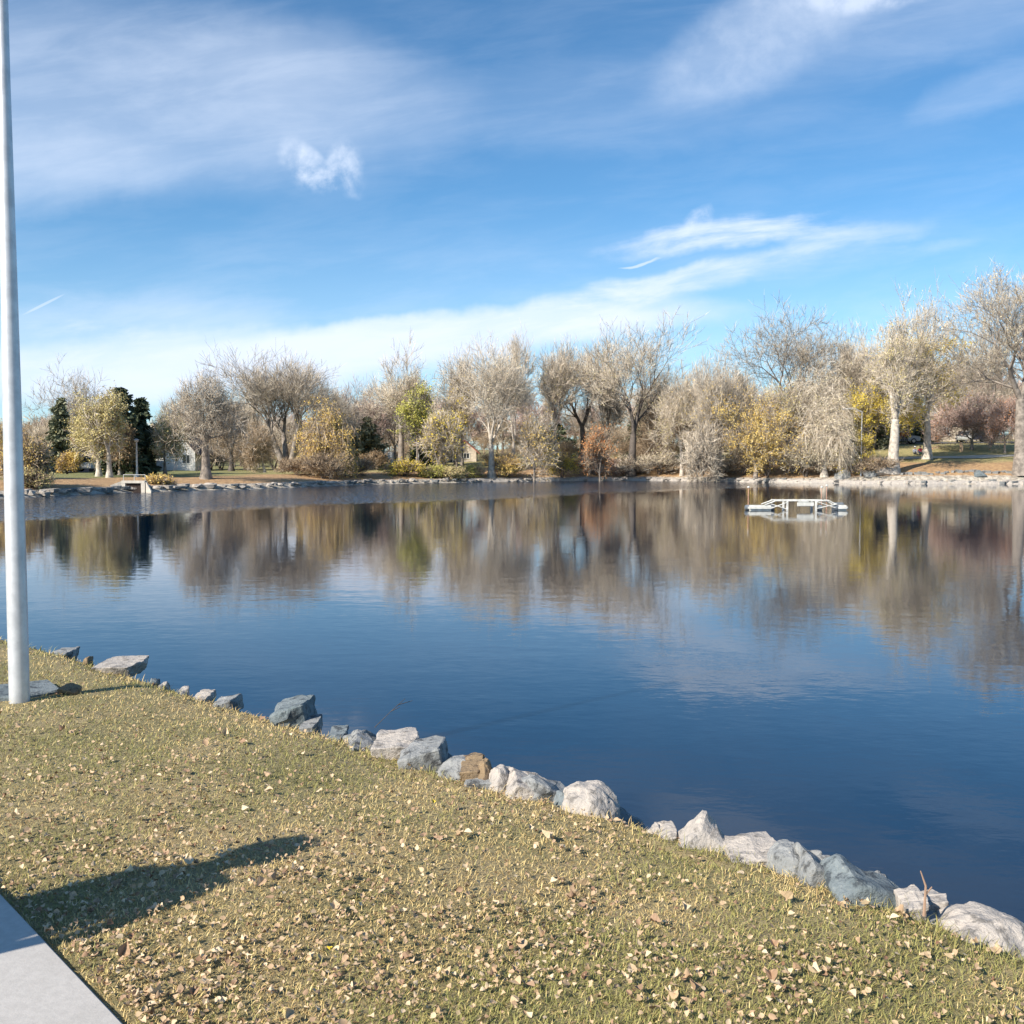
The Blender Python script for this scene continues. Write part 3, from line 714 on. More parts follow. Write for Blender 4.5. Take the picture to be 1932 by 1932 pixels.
# ------------------------------------------------------------------ flagpole
def build_pole():
    bx, by = gat(37, 1326)
    m = bpy.data.materials.new('brushed_aluminium'); m.use_nodes = True; t = NT(m.node_tree)
    tc = t.n('ShaderNodeTexCoord'); mp = t.n('ShaderNodeMapping'); t.link(tc.outputs['Object'], mp.inputs[0]); mp.inputs['Scale'].default_value = (60, 60, 1.2)
    n1 = t.noise(mp.outputs[0], 3, 5, .6); n2 = t.noise(tc.outputs['Object'], 9, 4, .6)
    p = t.n('ShaderNodeBsdfPrincipled'); t.link(t.mix(t.maprange(n2, .35, .7), (.70, .71, .73), (.55, .56, .58)), p.inputs['Base Color'])
    p.inputs['Metallic'].default_value = .45; t.link(t.m('ADD', .38, t.m('MULTIPLY', n1, .15)), p.inputs['Roughness'])
    o_ = t.n('ShaderNodeOutputMaterial'); t.link(p.outputs[0], o_.inputs[0])
    t_ = thing('flagpole', 'tall tapered silver metal flagpole rising from the left lawn', 'pole', (bx, by, 0))
    n = 40; V, F = [], []
    zs = [-.1, 0, .6, 1.2, 2.0, 3.0, 4.0, 5.5, 7.5, 9.6]; rs = [.064, .063, .0625, .0605, .056, .0475, .0385, .034, .030, .026]
    for z, r in zip(zs, rs):
        for i in range(n): V.append((r * math.cos(2 * math.pi * i / n), r * math.sin(2 * math.pi * i / n), z))
    for k in range(len(zs) - 1):
        for i in range(n): F += [k * n + i, k * n + (i + 1) % n, (k + 1) * n + (i + 1) % n, (k + 1) * n + i]
    np_mesh('pole_shaft', V, F, 4, m, t_, smooth=True)
    bm = bmesh.new(); bmesh.ops.create_uvsphere(bm, u_segments=20, v_segments=12, radius=.07); bmesh.ops.translate(bm, verts=bm.verts[:], vec=(0, 0, 9.72))
    bm_obj('ball_finial', bm, mat_plain('gold_paint', (.6, .42, .1), .35, .8), t_, True)
    bm = bmesh.new(); add_cyl(bm, (0, -.05, 9.45), (0, -.13, 9.45), .02); add_cyl(bm, (-.012, -.13, 9.45), (.012, -.13, 9.45), .04)
    bm_obj('pulley', bm, m, t_)
build_pole()

# ------------------------------------------------------------------ trees
def unit_rows(a): return a / (np.linalg.norm(a, axis=1, keepdims=True) + 1e-9)
def frusta(P0, P1, R0, R1, n=5):
    d = unit_rows(P1 - P0); up = np.where(np.abs(d[:, 2:3]) > .9, [[1., 0, 0]], [[0, 0, 1.]]); a = unit_rows(np.cross(d, up)); b = np.cross(d, a)
    an = np.arange(n) * 2 * np.pi / n; c, s = np.cos(an), np.sin(an)
    ring = a[:, None, :] * c[None, :, None] + b[:, None, :] * s[None, :, None]
    v0 = P0[:, None, :] + ring * R0[:, None, None]; v1 = P1[:, None, :] + ring * R1[:, None, None]
    V = np.concatenate([v0, v1], 1).reshape(-1, 3); base = (np.arange(len(P0)) * 2 * n)[:, None]
    j = np.arange(n)[None, :]; j2 = (j + 1) % n
    F = np.stack([base + j, base + j2, base + n + j2, base + n + j], -1).reshape(-1, 4)
    return V, F
def skeleton(seed, form='vase', levels=6, trunk=.22, spread=1.0, up=.25, multi=1, lean=0.0):
    r_ = random.Random(seed); segs = []; tips = []
    sp = {'vase': (20, 42), 'oval': (26, 52), 'spread': (38, 66), 'tall': (16, 34), 'bush': (25, 55), 'weep': (34, 55)}[form]
    def grow(p, d, L, r, lev):
        k = 3 if lev < 3 else 2
        q = p
        for i in range(k):
            jt = .035 if lev == 0 else .12
            d = (d + Vector((r_.gauss(0, jt), r_.gauss(0, jt), r_.gauss(0, .07) + up * .14))).normalized()
            if form == 'weep' and lev > 2: d = (d + Vector((0, 0, -.3))).normalized()
            q2 = q + d * (L / k); r2 = r * (1 - .14 * 3 / k * 1.0)
            segs.append((q, q2, r, r2, lev)); 
            if ((lev >= 1 and i < k - 1) or (lev == 0 and i == k - 1 and False)) and lev < levels and r_.random() < (.8 if lev > 1 else .9):
                child(q2, d, L, r2 * .55, lev + 1, 1.2)
            q, r = q2, r2
        if lev >= levels: tips.append((q, d, lev)); return
        nc = r_.choice((2, 3, 3)) if lev < 3 else r_.choice((2, 2, 3))
        a0 = r_.uniform(0, 6.28)
        for c in range(nc): child(q, d, L, r * (.74 if nc == 2 else .66) * r_.uniform(.85, 1.1), lev + 1, 1.0, a0 + c * 6.283 / nc)
    def child(q, d, L, r, lev, k, az=None):
        ang = R(r_.uniform(*sp)) * k * spread * (.8 if lev == 1 else 1)
        az = r_.uniform(0, 6.28) if az is None else az + r_.uniform(-.5, .5)
        ax = d.orthogonal().normalized(); ax.rotate(Matrix.Rotation(az, 3, d))
        nd = d.copy(); nd.rotate(Matrix.Rotation(ang, 3, ax))
        grow(q, nd.normalized(), (.27 if lev == 1 else L) * r_.uniform(.60, .98), r, lev)
    for m_ in range(multi):
        a = m_ * 6.28 / multi + r_.uniform(0, 1); tl = 0 if multi == 1 else .32
        d0 = Vector((math.cos(a) * tl + lean, math.sin(a) * tl, 1)).normalized()
        grow(Vector((math.cos(a) * .02, math.sin(a) * .02, 0)) if multi > 1 else Vector((0, 0, 0)), d0, trunk * 1.0, 1.0, 0)
    return segs, tips
def tree_geo(seed, H, Wd, form, levels, trunk, tr_r, ntw, tw_len, tw_w, spread=1.0, up=.25, multi=1, lean=0.0, leaf=0, leaf_size=.2, low=.0, twig_drop=0.0, leaf_zone=(0, 1)):
    segs, tips = skeleton(seed, form, levels, trunk, spread, up, multi, lean)
    g = np.random.default_rng(seed)
    P0 = np.array([s[0] for s in segs]); P1 = np.array([s[1] for s in segs]); lev = np.array([s[4] for s in segs])
    R0 = np.array([s[2] for s in segs]); R1 = np.array([s[3] for s in segs])
    top = np.percentile(P1[:, 2], 99.5)
    ctr = 0.0
    wx = np.percentile(np.abs(P1[:, :2]), 97) * 2
    hz_ = H - tw_len * .5; sx = max(Wd - tw_len * .7, .3 * Wd) / wx; sz = hz_ / top
    S = np.array([sx, sx, sz]); P0 = P0 * S; P1 = P1 * S
    R0 = R0 * tr_r; R1 = R1 * tr_r
    kk = R0 > tr_r * .02
    # flare of the trunk foot
    V, F = [], []; off = 0
    for n, sel in ((8, lev <= 1), (5, (lev > 1) & (lev <= 3)), (3, lev > 3)):
        if sel.any():
            f0 = R0[sel].copy()
            f0 = np.where(P0[sel][:, 2] < .02 * H, f0 * 1.35, f0)
            v, f = frusta(P0[sel], P1[sel], np.maximum(f0, .012), np.maximum(R1[sel], .010), n); V.append(v); F.append(f + off); off += len(v)
    trunkV = np.concatenate(V); trunkF = np.concatenate(F)
    # twigs from the outer branches
    o = lev >= max(levels - 2, 1); A = P0[o]; B = P1[o]; wgt = np.where(lev[o] >= levels - 1, 1.0, .45)
    idx = g.choice(len(A), ntw, p=wgt / wgt.sum()); t = g.random(ntw)[:, None]
    base = A[idx] * (1 - t) + B[idx] * t
    d = unit_rows(B[idx] - A[idx]) * .8 + g.normal(0, .42, (ntw, 3)); d[:, 2] += .42 - twig_drop; d = unit_rows(d)
    L = tw_len * g.uniform(.35, 1.3, ntw)
    tip = base + d * L[:, None]; tip[:, 2] -= twig_drop * L * .6
    side = unit_rows(np.cross(d, g.normal(0, 1, (ntw, 3)))) * (tw_w * g.uniform(.6, 1.2, ntw))[:, None] * .5
    mid = (base + tip) / 2 + g.normal(0, .06, (ntw, 3)) * L[:, None]
    TV = np.stack([base - side, base + side, mid + side * .8, mid - side * .8, tip], 1).reshape(-1, 3)
    b5 = (np.arange(ntw) * 5)[:, None]
    TF = np.concatenate([b5, b5 + 1, b5 + 2, b5 + 3, b5 + 3, b5 + 2, b5 + 4], 1).ravel(); TT = np.tile([4, 3], ntw)
    clump = vnoise(base[:, 0] + 50, base[:, 2] + base[:, 1], 1.1, seed)
    TR = np.repeat(np.clip(.25 + .5 * clump + g.normal(0, .17, ntw), 0, 1), 2)
    leafd = None
    if leaf:
        zf = base[:, 2] / H
        ok = (zf >= leaf_zone[0]) & (zf <= leaf_zone[1])
        cand = np.nonzero(ok)[0]
        w2 = .15 + np.clip(vnoise(base[cand, 0] + 9, base[cand, 2], .8, seed + 5) * 2 - .55, 0, 1); li = g.choice(cand, leaf, p=w2 / w2.sum())
        s_ = g.uniform(.1, 1.1, leaf)[:, None]; c = base[li] * (1 - s_) + tip[li] * s_ + g.normal(0, .10, (leaf, 3))
        u = unit_rows(g.normal(0, 1, (leaf, 3))); v = unit_rows(np.cross(u, g.normal(0, 1, (leaf, 3))))
        sz_ = (leaf_size * g.uniform(.55, 1.2, leaf) * .5)[:, None]
        LV = np.stack([c - u * sz_, c - v * sz_ * .6, c + u * sz_, c + v * sz_ * .6], 1).reshape(-1, 3); LF = np.arange(leaf * 4)
        leafd = (LV, LF, np.clip(.5 + (w2[np.searchsorted(cand, li)] - .6) * .5 + g.normal(0, .2, leaf), 0, 1))
    return trunkV, trunkF, TV, TF, TT, TR, leafd
def place_tree(name, label, cat, px, top_py, wpx, D, form='vase', bark='bark_grey', twig='twig_pale', leafm=None, levels=6, trunk=.22, tr=.34,
               ntw=11000, twl=.9, tww=.034, seed=1, group=None, base_dz=0.0, rz=0.0, **kw):
    x = atx(px, D); z = hz(x, D) - .05 + base_dz; H = zat(top_py, D) - z; W = wpx * D / 1932 * 1.2
    if H > 8: tww = tww * .74; twl = twl * 1.12; ntw = int(ntw * .76)
    if H > 8 and leafm is None and twig == 'twig_pale' and px > 640: leafm = ('leaf_tan', 'leaf_olive', 'leaf_gold')[seed % 3]; kw['leaf'] = 1500; kw['leaf_size'] = .15; kw['leaf_zone'] = (.05, .75)
    if leafm and kw.get('leaf', 0) > 3900 and H > 4: ntw = int(ntw * .42); kw['leaf'] = int(kw['leaf'] * 1.5); kw['leaf_size'] = kw.get('leaf_size', .2) * .9
    tV, tF, TV, TF, TT, TR, leafd = tree_geo(seed, H, W, form, levels, trunk, tr, ntw, twl, tww, **kw)
    root = thing(name, label, cat, (x, D, z), rz, group)
    np_mesh('trunk', tV, tF, 4, M[bark], root)
    if leafd is None: np_mesh('crown', TV, TF, TT, M[twig], root, rnd=TR)
    else:
        LV, LF, LR = leafd
        V = np.concatenate([TV, LV]); F = np.concatenate([TF, LF + len(TV)]); T = np.concatenate([TT, np.full(len(LR), 4)]); Rn = np.concatenate([TR, LR])
        mi = np.concatenate([np.zeros(len(TT)), np.ones(len(LR))])
        np_mesh('crown', V, F, T, [M[twig], M[leafm]], root, rnd=Rn, matidx=mi)
    return root
def conifer(label, px, top_py, wpx, D, needle='needle_dark', seed=1, n=9000, tr=.22, group='dark conifers among the far trees', skirt=.06, irregular=.25):
    x = atx(px, D); z = hz(x, D) - .05; H = zat(top_py, D) - z; W = wpx * D / 1932 / 2
    g = np.random.default_rng(seed); root = thing('conifer', label, 'conifer', (x, D, z), 0, group)
    nb = int(H * 14); hb = np.sort(g.uniform(skirt, .985, nb)) * H; az = g.uniform(0, 6.283, nb)
    Lb = W * 1.55 * (1 - hb / H) ** .75 * g.uniform(1 - irregular, 1.05, nb) + .25
    drop = g.uniform(.05, .35, nb)
    P0 = np.stack([np.zeros(nb), np.zeros(nb), hb], 1); dv = np.stack([np.cos(az), np.sin(az), -drop], 1); P1 = P0 + dv * Lb[:, None]
    v, f = frusta(np.concatenate([[[0, 0, 0.]], P0]), np.concatenate([[[0, 0, H * .98]], P1]), np.concatenate([[tr], np.full(nb, .03)]), np.concatenate([[.03], np.full(nb, .012)]), 6)
    np_mesh('trunk', v, f, 4, M['bark_dark'], root)
    bi = g.choice(nb, n, p=(Lb / Lb.sum())); t = g.random(n) ** .6
    c = P0[bi] + dv[bi] * (Lb[bi] * t)[:, None] + g.normal(0, .10, (n, 3)) * (1 + Lb[bi] * .25)[:, None]
    d = unit_rows(dv[bi] + g.normal(0, .55, (n, 3))); Ln = g.uniform(.35, .75, n)
    s = unit_rows(np.cross(d, g.normal(0, 1, (n, 3)))) * (Ln * .22)[:, None]
    V = np.stack([c - d * (Ln / 2)[:, None], c + s, c + d * (Ln / 2)[:, None], c - s], 1).reshape(-1, 3)
    np_mesh('crown', V, np.arange(n * 4), 4, M[needle], root, rnd=np.clip(g.normal(.5, .25, n) + (t - .6) * .3, 0, 1))
    return root
G1 = 'tall bare cottonwoods along the far shore'
TREES = [
 # name, label, cat, px, top, width, D, kwargs
 ('bare_tree', 'tall bare tree rising behind the yellow pair at the far left', 'tree', 152, 694, 118, 112, dict(seed=11, twig='twig_grey', bark='bark_grey', ntw=9000, form='oval')),
 ('bare_tree', 'thin pale bare tree just right of the flagpole', 'tree', 97, 782, 50, 104, dict(seed=12, twig='twig_pale', ntw=3500, levels=5, tr=.16, form='oval')),
 ('autumn_tree', 'olive yellow tree with a pale trunk, left of a pair', 'tree', 187, 742, 74, 84, dict(bark='bark_pale', seed=13, leafm='leaf_olive', leaf=6500, leaf_size=.2, form='oval', tr=.26, ntw=6000, trunk=.3)),
 ('autumn_tree', 'olive yellow tree touching the dark spruce, right of a pair', 'tree', 207, 735, 62, 82, dict(bark='bark_pale', seed=14, leafm='leaf_olive', leaf=6000, leaf_size=.2, form='oval', tr=.26, ntw=6000, trunk=.3)),
 ('autumn_tree', 'rusty brown leaved tree in front of the big spruce', 'tree', 226, 792, 46, 90, dict(seed=15, twig='twig_brown', leafm='leaf_brown', leaf=4500, leaf_size=.2, form='oval', tr=.2, ntw=4000)),
 ('autumn_tree', 'small yellow green tree left of the white house', 'tree', 312, 780, 66, 96, dict(seed=16, leafm='leaf_olive', leaf=4800, leaf_size=.19, form='oval', tr=.18, ntw=5000)),
 ('bare_tree', 'grey bare tree behind the small yellow green tree', 'tree', 330, 742, 74, 124, dict(seed=17, twig='twig_grey', bark='bark_grey', form='oval', ntw=6000)),
 ('bare_tree', 'wide armed bare tree on the bank right of the white house', 'tree', 389, 690, 112, 84, dict(seed=18, twig='twig_grey', bark='bark_grey', form='spread', trunk=.36, tr=.42, ntw=9500, twl=.7)),
 ('bare_tree', 'brownish bare tree behind the wide armed one', 'tree', 437, 742, 80, 118, dict(seed=19, twig='twig_brown', bark='bark_dark', form='oval', ntw=8000)),
 ('bare_tree', 'large vase shaped bare cottonwood left of the golden willow', 'tree', 545, 660, 184, 112, dict(seed=20, twig='twig_pale', bark='bark_grey', form='vase', multi=4, trunk=.40, tr=.42, ntw=15000, spread=.85)),
 ('bare_tree', 'small bare tree with a leaning white trunk on the left lawn', 'tree', 500, 792, 64, 104, dict(bark='bark_pale', seed=21, twig='twig_brown', form='oval', tr=.16, ntw=5000, lean=-.25)),
 ('golden_willow', 'round golden willow drooping over the far bank', 'willow', 617, 744, 88, 98, dict(seed=22, leafm='leaf_gold', leaf=9000, leaf_size=.19, form='weep', tr=.28, ntw=8000, twl=1.0, twig_drop=.9, twig='twig_brown')),
 ('bare_tree', 'pinkish bare crown between the golden willow and the tall yellow based tree', 'tree', 684, 716, 96, 128, dict(seed=23, twig='twig_mauve', form='oval', ntw=10000)),
 ('bare_tree', 'tall rounded bare cottonwood above the bright yellow bush', 'tree', 757, 642, 140, 112, dict(seed=24, form='vase', trunk=.30, tr=.42, ntw=13000)),
 ('autumn_tree', 'yellow green leaved tree right of the tall rounded cottonwood', 'tree', 786, 728, 56, 108, dict(seed=25, leafm='leaf_green', leaf=6500, leaf_size=.24, form='tall', tr=.22, ntw=4000)),
 ('autumn_tree', 'loose yellow sapling above the low hedge of bushes', 'tree', 826, 770, 62, 104, dict(seed=26, leafm='leaf_yellow', leaf=2600, leaf_size=.2, form='oval', tr=.12, ntw=4500)),
 ('bare_tree', 'tall bare cottonwood with a straight white trunk at the water', 'tree', 928, 640, 150, 108, dict(bark='bark_pale', seed=27, form='vase', trunk=.30, tr=.40, ntw=14000, leafm='leaf_tan', leaf=1500, leaf_size=.16)),
 ('bare_tree', 'slender bare tree beside the straight white trunk', 'tree', 968, 630, 84, 116, dict(bark='bark_pale', seed=28, form='tall', trunk=.26, tr=.28, ntw=9500)),
 ('autumn_tree', 'amber leaved small tree right of the straight white trunk', 'tree', 1008, 770, 70, 106, dict(seed=29, leafm='leaf_gold', leaf=2400, leaf_size=.2, form='oval', tr=.16, ntw=5000)),
 ('bare_tree', 'bare tree with dark forked limbs left of the rust bush', 'tree', 1100, 630, 150, 122, dict(seed=30, twig='twig_pale', bark='bark_dark', form='vase', trunk=.26, tr=.42, ntw=13500)),
 ('bare_tree', 'tallest central bare cottonwood with a dark limb leaning right', 'tree', 1190, 600, 176, 114, dict(seed=31, twig='twig_pale', bark='bark_dark', form='vase', trunk=.30, tr=.52, ntw=15000, lean=.05, spread=.95)),
 ('autumn_tree', 'rust orange leaved tree at the foot of the central cottonwood', 'tree', 1132, 802, 50, 108, dict(seed=32, twig='twig_brown', leafm='leaf_rust', leaf=3400, leaf_size=.2, form='tall', tr=.14, ntw=2600)),
 ('bare_tree', 'brown twiggy small tree right of the central cottonwood', 'tree', 1252, 752, 86, 118, dict(seed=33, twig='twig_brown', bark='bark_dark', form='oval', ntw=8500, tr=.2)),
 ('bare_tree', 'short pale bare tree with a slim white trunk', 'tree', 1286, 700, 84, 112, dict(bark='bark_pale', seed=34, form='oval', trunk=.3, tr=.2, ntw=9000)),
 ('bare_tree', 'spindly pale bare tree with twin white trunks', 'tree', 1352, 668, 92, 109, dict(bark='bark_pale', seed=35, form='tall', trunk=.26, tr=.26, ntw=10000, multi=2)),
 ('bare_tree', 'broad round headed bare cottonwood behind the golden tree', 'tree', 1480, 572, 190, 120, dict(seed=36, twig='twig_grey', bark='bark_dark', form='oval', trunk=.30, tr=.50, ntw=16000)),
 ('autumn_tree', 'bright golden tree below the broad round headed cottonwood', 'tree', 1425, 716, 140, 106, dict(seed=37, leafm='leaf_gold', leaf=6500, leaf_size=.2, form='oval', tr=.26, ntw=8000)),
 ('pale_willow', 'pale straw willow trailing to the shore behind the floating aerator', 'willow', 1555, 668, 140, 103, dict(bark='bark_pale', seed=38, leafm='leaf_tan', leaf=3800, leaf_size=.17, form='oval', tr=.36, ntw=13000, twl=1.2, twig_drop=.75, trunk=.2)),
 ('autumn_tree', 'amber yellow tree beside the street lamp', 'tree', 1630, 716, 74, 104, dict(seed=39, leafm='leaf_yellow', leaf=5200, leaf_size=.2, form='tall', tr=.2, ntw=5000)),
 ('cottonwood', 'thick trunked cottonwood standing on the rocks at the right shore', 'tree', 1684, 560, 140, 101, dict(seed=40, bark='bark_pale', form='vase', trunk=.42, tr=.62, ntw=16000, leafm='leaf_olive', leaf=3800, leaf_size=.19)),
 ('cottonwood', 'yellow tinged cottonwood with a white trunk behind the picnickers', 'tree', 1748, 556, 120, 108, dict(bark='bark_pale', seed=41, form='vase', trunk=.34, tr=.48, ntw=14000, leafm='leaf_yellow', leaf=3800 * 2, leaf_size=.22, leaf_zone=(.12, .70))),
 ('cottonwood', 'tallest cottonwood cut by the right edge of the view', 'tree', 1928, 502, 245, 99, dict(seed=44, form='vase', trunk=.40, tr=.74, ntw=19000, leafm='leaf_tan', leaf=2600, leaf_size=.18, spread=1.05, twig='twig_grey', bark='bark_grey')),
 ('bare_tree', 'mauve red twigged tree in front of the far right house', 'tree', 1832, 742, 108, 118, dict(seed=43, twig='twig_mauve', leafm='leaf_rust', leaf=1800, leaf_size=.16, form='oval', tr=.22, ntw=9500, trunk=.2)),
 ('bare_tree', 'russet twigged tree left of the tallest right hand cottonwood', 'tree', 1894, 745, 74, 114, dict(seed=45, twig='twig_mauve', leafm='leaf_rust', leaf=1600, leaf_size=.16, form='oval', tr=.16, ntw=7000, trunk=.2)),
 ('bare_tree', 'thin grey bare tree in the gap left of the right hand cottonwood', 'tree', 1815, 676, 82, 140, dict(seed=46, twig='twig_grey', bark='bark_grey', form='oval', tr=.2, ntw=6500)),
 ('golden_tree', 'golden olive bush tree half hidden behind the flagpole', 'tree', 48, 820, 72, 68, dict(seed=47, leafm='leaf_gold', leaf=5200, leaf_size=.14, form='bush', tr=.14, ntw=4500, twl=.6, multi=3, twig='twig_brown', bark='bark_dark')),
 ('golden_tree', 'golden orange tree at the left edge behind the flagpole', 'tree', -8, 790, 70, 74, dict(seed=48, leafm='leaf_gold', leaf=5500, leaf_size=.16, form='oval', tr=.16, ntw=4500)),
 ('bare_tree', 'small grey bare tree right of the big vase shaped cottonwood', 'tree', 655, 770, 60, 120, dict(seed=49, twig='twig_grey', bark='bark_grey', form='oval', tr=.16, ntw=5000)),
 ('bare_tree', 'many stemmed bare shrubby tree left of the twin white trunks', 'tree', 1320, 800, 66, 106, dict(seed=50, form='bush', tr=.12, ntw=6000, multi=3)),
 ('bare_tree', 'slender bare tree with faint yellow leaves by the picnic lawn', 'tree', 1605, 620, 92, 118, dict(seed=51, form='tall', tr=.26, ntw=9500, leafm='leaf_tan', leaf=1500, leaf_size=.16)),
 ('bare_tree', 'grey bare tree filling the view left of the tallest right hand cottonwood', 'tree', 1868, 600, 84, 124, dict(seed=85, form='oval', twig='twig_grey', tr=.26, ntw=9000, trunk=.2)),
 ('bare_tree', 'slim bare tree filling the gap left of the straight white trunk', 'tree', 872, 668, 74, 120, dict(seed=53, form='tall', tr=.2, ntw=7500, trunk=.16)),
 ('bare_tree', 'slim bare tree immediately left of the tallest central cottonwood', 'tree', 1146, 650, 80, 124, dict(seed=54, form='tall', tr=.22, ntw=8000, trunk=.16)),
 ('bare_tree', 'bushy topped slim tree immediately right of the tallest central cottonwood', 'tree', 1268, 694, 70, 122, dict(seed=55, form='tall', tr=.2, ntw=7000, trunk=.14)),
 ('bare_tree', 'narrow spiky bare tree left of the twin trunked one', 'tree', 1316, 690, 66, 118, dict(seed=56, form='tall', tr=.2, ntw=7000, trunk=.14)),
 ('bare_tree', 'narrow spiky bare tree right of the twin trunked one', 'tree', 1392, 694, 72, 116, dict(seed=57, form='tall', tr=.2, ntw=7500, trunk=.14)),
 ('autumn_tree', 'loose olive gold tree left of the pale willow', 'tree', 1495, 712, 84, 107, dict(seed=58, form='tall', tr=.22, ntw=6500, trunk=.14, leafm='leaf_olive', leaf=3200, leaf_size=.18)),
 ('bare_tree', 'airy bare tree above the dark conifer behind the lamp', 'tree', 1648, 612, 84, 122, dict(seed=59, form='tall', tr=.24, ntw=8500, trunk=.18)),
 ('autumn_tree', 'loose yellow sapling between the tall trees left of centre', 'tree', 862, 740, 60, 110, dict(seed=60, form='tall', tr=.14, ntw=5000, leafm='leaf_yellow', leaf=2200, leaf_size=.18)),
 ('bare_tree', 'thin bare tree over the golden willow', 'tree', 640, 716, 70, 126, dict(seed=83, form='tall', tr=.2, ntw=6500, trunk=.15)),
 ('bare_tree', 'thin bare tree at the right foot of the big vase shaped cottonwood', 'tree', 470, 735, 70, 122, dict(seed=84, form='tall', tr=.2, ntw=6500, trunk=.15)),
 ('bare_tree', 'pale bare tree between the white trunk and the dark forked tree', 'tree', 1042, 636, 100, 118, dict(seed=52, form='tall', tr=.26, ntw=11000)),
]
for (nm, lab, cat, px, top, w, D, kw) in TREES:
    kw = dict(kw); sd = kw.pop('seed')
    if kw.get('leaf') is None: kw.pop('leaf', None)
    place_tree(nm, lab, cat, px, top, w, D, seed=sd, **kw)
conifer('big dark spruce, the taller of the pair on the left bank', 231, 728, 62, 92, seed=3, n=13000)
conifer('shorter dark spruce beside the lamp post on the left', 267, 751, 40, 95, seed=4, n=8000, irregular=.35)
conifer('narrow dark conifer near the flagpole', 116, 752, 34, 102, seed=5, n=5000, needle='needle_grey')
conifer('grey green conifer above the white van in the left centre', 694, 788, 58, 116, seed=6, n=6000, needle='needle_grey')
conifer('grey green conifer behind the white house', 361, 812, 40, 128, seed=7, n=4000, needle='needle_grey')
conifer('dark conifer between the yellow bushes and the rust tree', 1050, 800, 70, 132, seed=8, n=6000)
conifer('dark conifer behind the street lamp on the right', 1640, 706, 76, 124, seed=9, n=9000, needle='needle_grey')
conifer('dark conifer behind the central leaning limb', 1216, 745, 56, 134, seed=10, n=6000)
conifer('dark spreading conifer beside the far right house', 1722, 770, 70, 136, seed=12, n=8000)
conifer('dark conifer cut by the left edge', -12, 800, 40, 98, seed=13, n=4000)
conifer('dark green conifer among the yellow green leaves', 802, 742, 40, 122, seed=14, n=5000)
# bushes on the far bank
def bush(label, px, top, w, D, leafm, seed, leaf=3000, ntw=2500, twig='twig_brown', size=.15, cat='bush', name='bush'):
    place_tree(name, label, cat, px, top, w, D, form='bush', bark='bark_dark', twig=twig, leafm=leafm, leaf=int(leaf * 1.5), leaf_size=size, seed=seed, tr=.05, trunk=.12, levels=4, ntw=ntw, twl=.45, tww=.028, multi=5, group='shrubs along the far shore')
bush('brightest yellow bush at the far waterline', 764, 864, 64, 103.5, 'leaf_yellow', 61, 4200)
bush('green yellow low bush right of the brightest yellow one', 816, 878, 42, 104, 'leaf_green', 62)
bush('long low olive bush in front of the red roofed houses', 850, 880, 46, 104.5, 'leaf_olive', 63)
bush('dark green low bush left of the straight white trunk', 893, 876, 40, 107, 'leaf_green', 64, 1800)
bush('amber bush just right of the straight white trunk', 956, 858, 62, 109, 'leaf_gold', 65, 3400)
bush('pale lemon bush at the waterline near the centre', 1060, 846, 56, 111, 'leaf_yellow', 66, 2600, size=.13)
bush('low rust coloured brush under the central cottonwood', 1122, 852, 74, 113.5, 'leaf_rust', 67, 1800, 5000, 'twig_mauve')
bush('bare brown brush right of the central cottonwood', 1180, 858, 70, 114, 'leaf_brown', 68, 800, 5000, 'twig_pale')
bush('straw brush beside the white boulder', 1245, 850, 66, 113.5, 'leaf_tan', 69, 900, 4500, 'twig_pale')
bush('golden bush overhanging the shore left of the pale willow', 1448, 815, 76, 106, 'leaf_gold', 70, 4200, 4500)
bush('brown brush at the foot of the golden tree', 1402, 840, 56, 108.5, 'leaf_brown', 71, 900, 4500, 'twig_pale')
bush('straw brush under the pale willow', 1520, 826, 84, 104, 'leaf_tan', 72, 2200, 6500, 'twig_pale')
bush('yellow bush between the pale willow and the thick trunk', 1600, 800, 78, 103, 'leaf_yellow', 73, 3600, 4500)
bush('tawny brush left of the thick trunked cottonwood', 1645, 860, 64, 101, 'leaf_brown', 74, 1200, 3500)
bush('orange yellow bush on the left lawn beside the grey shed', 127, 852, 34, 92, 'leaf_gold', 75, 2200)
bush('brown brush under the golden willow', 610, 850, 70, 95, 'leaf_brown', 76, 1200, 4500)
bush('grey brown brush right of the golden willow', 672, 862, 60, 100, 'leaf_brown', 77, 900, 3500)
bush('low brown brush on the left bank', 560, 862, 60, 97, 'leaf_brown', 78, 900, 3500)
bush('dark low shrub at the foot of the golden tree by the flagpole', 58, 880, 60, 67, 'leaf_olive', 79, 2000, 2500)
bush('dark rounded shrub below the grey green conifer', 702, 850, 44, 112, 'leaf_brown', 80, 1500, 2500)
bush('tan brush at the foot of the twin white trunks', 1362, 862, 50, 110.5, 'leaf_tan', 81, 700, 3000, 'twig_pale')
bush('ginger grass tuft by the bank right of the outfall', 300, 897, 40, 78, 'leaf_gold', 82, 900, 1500)

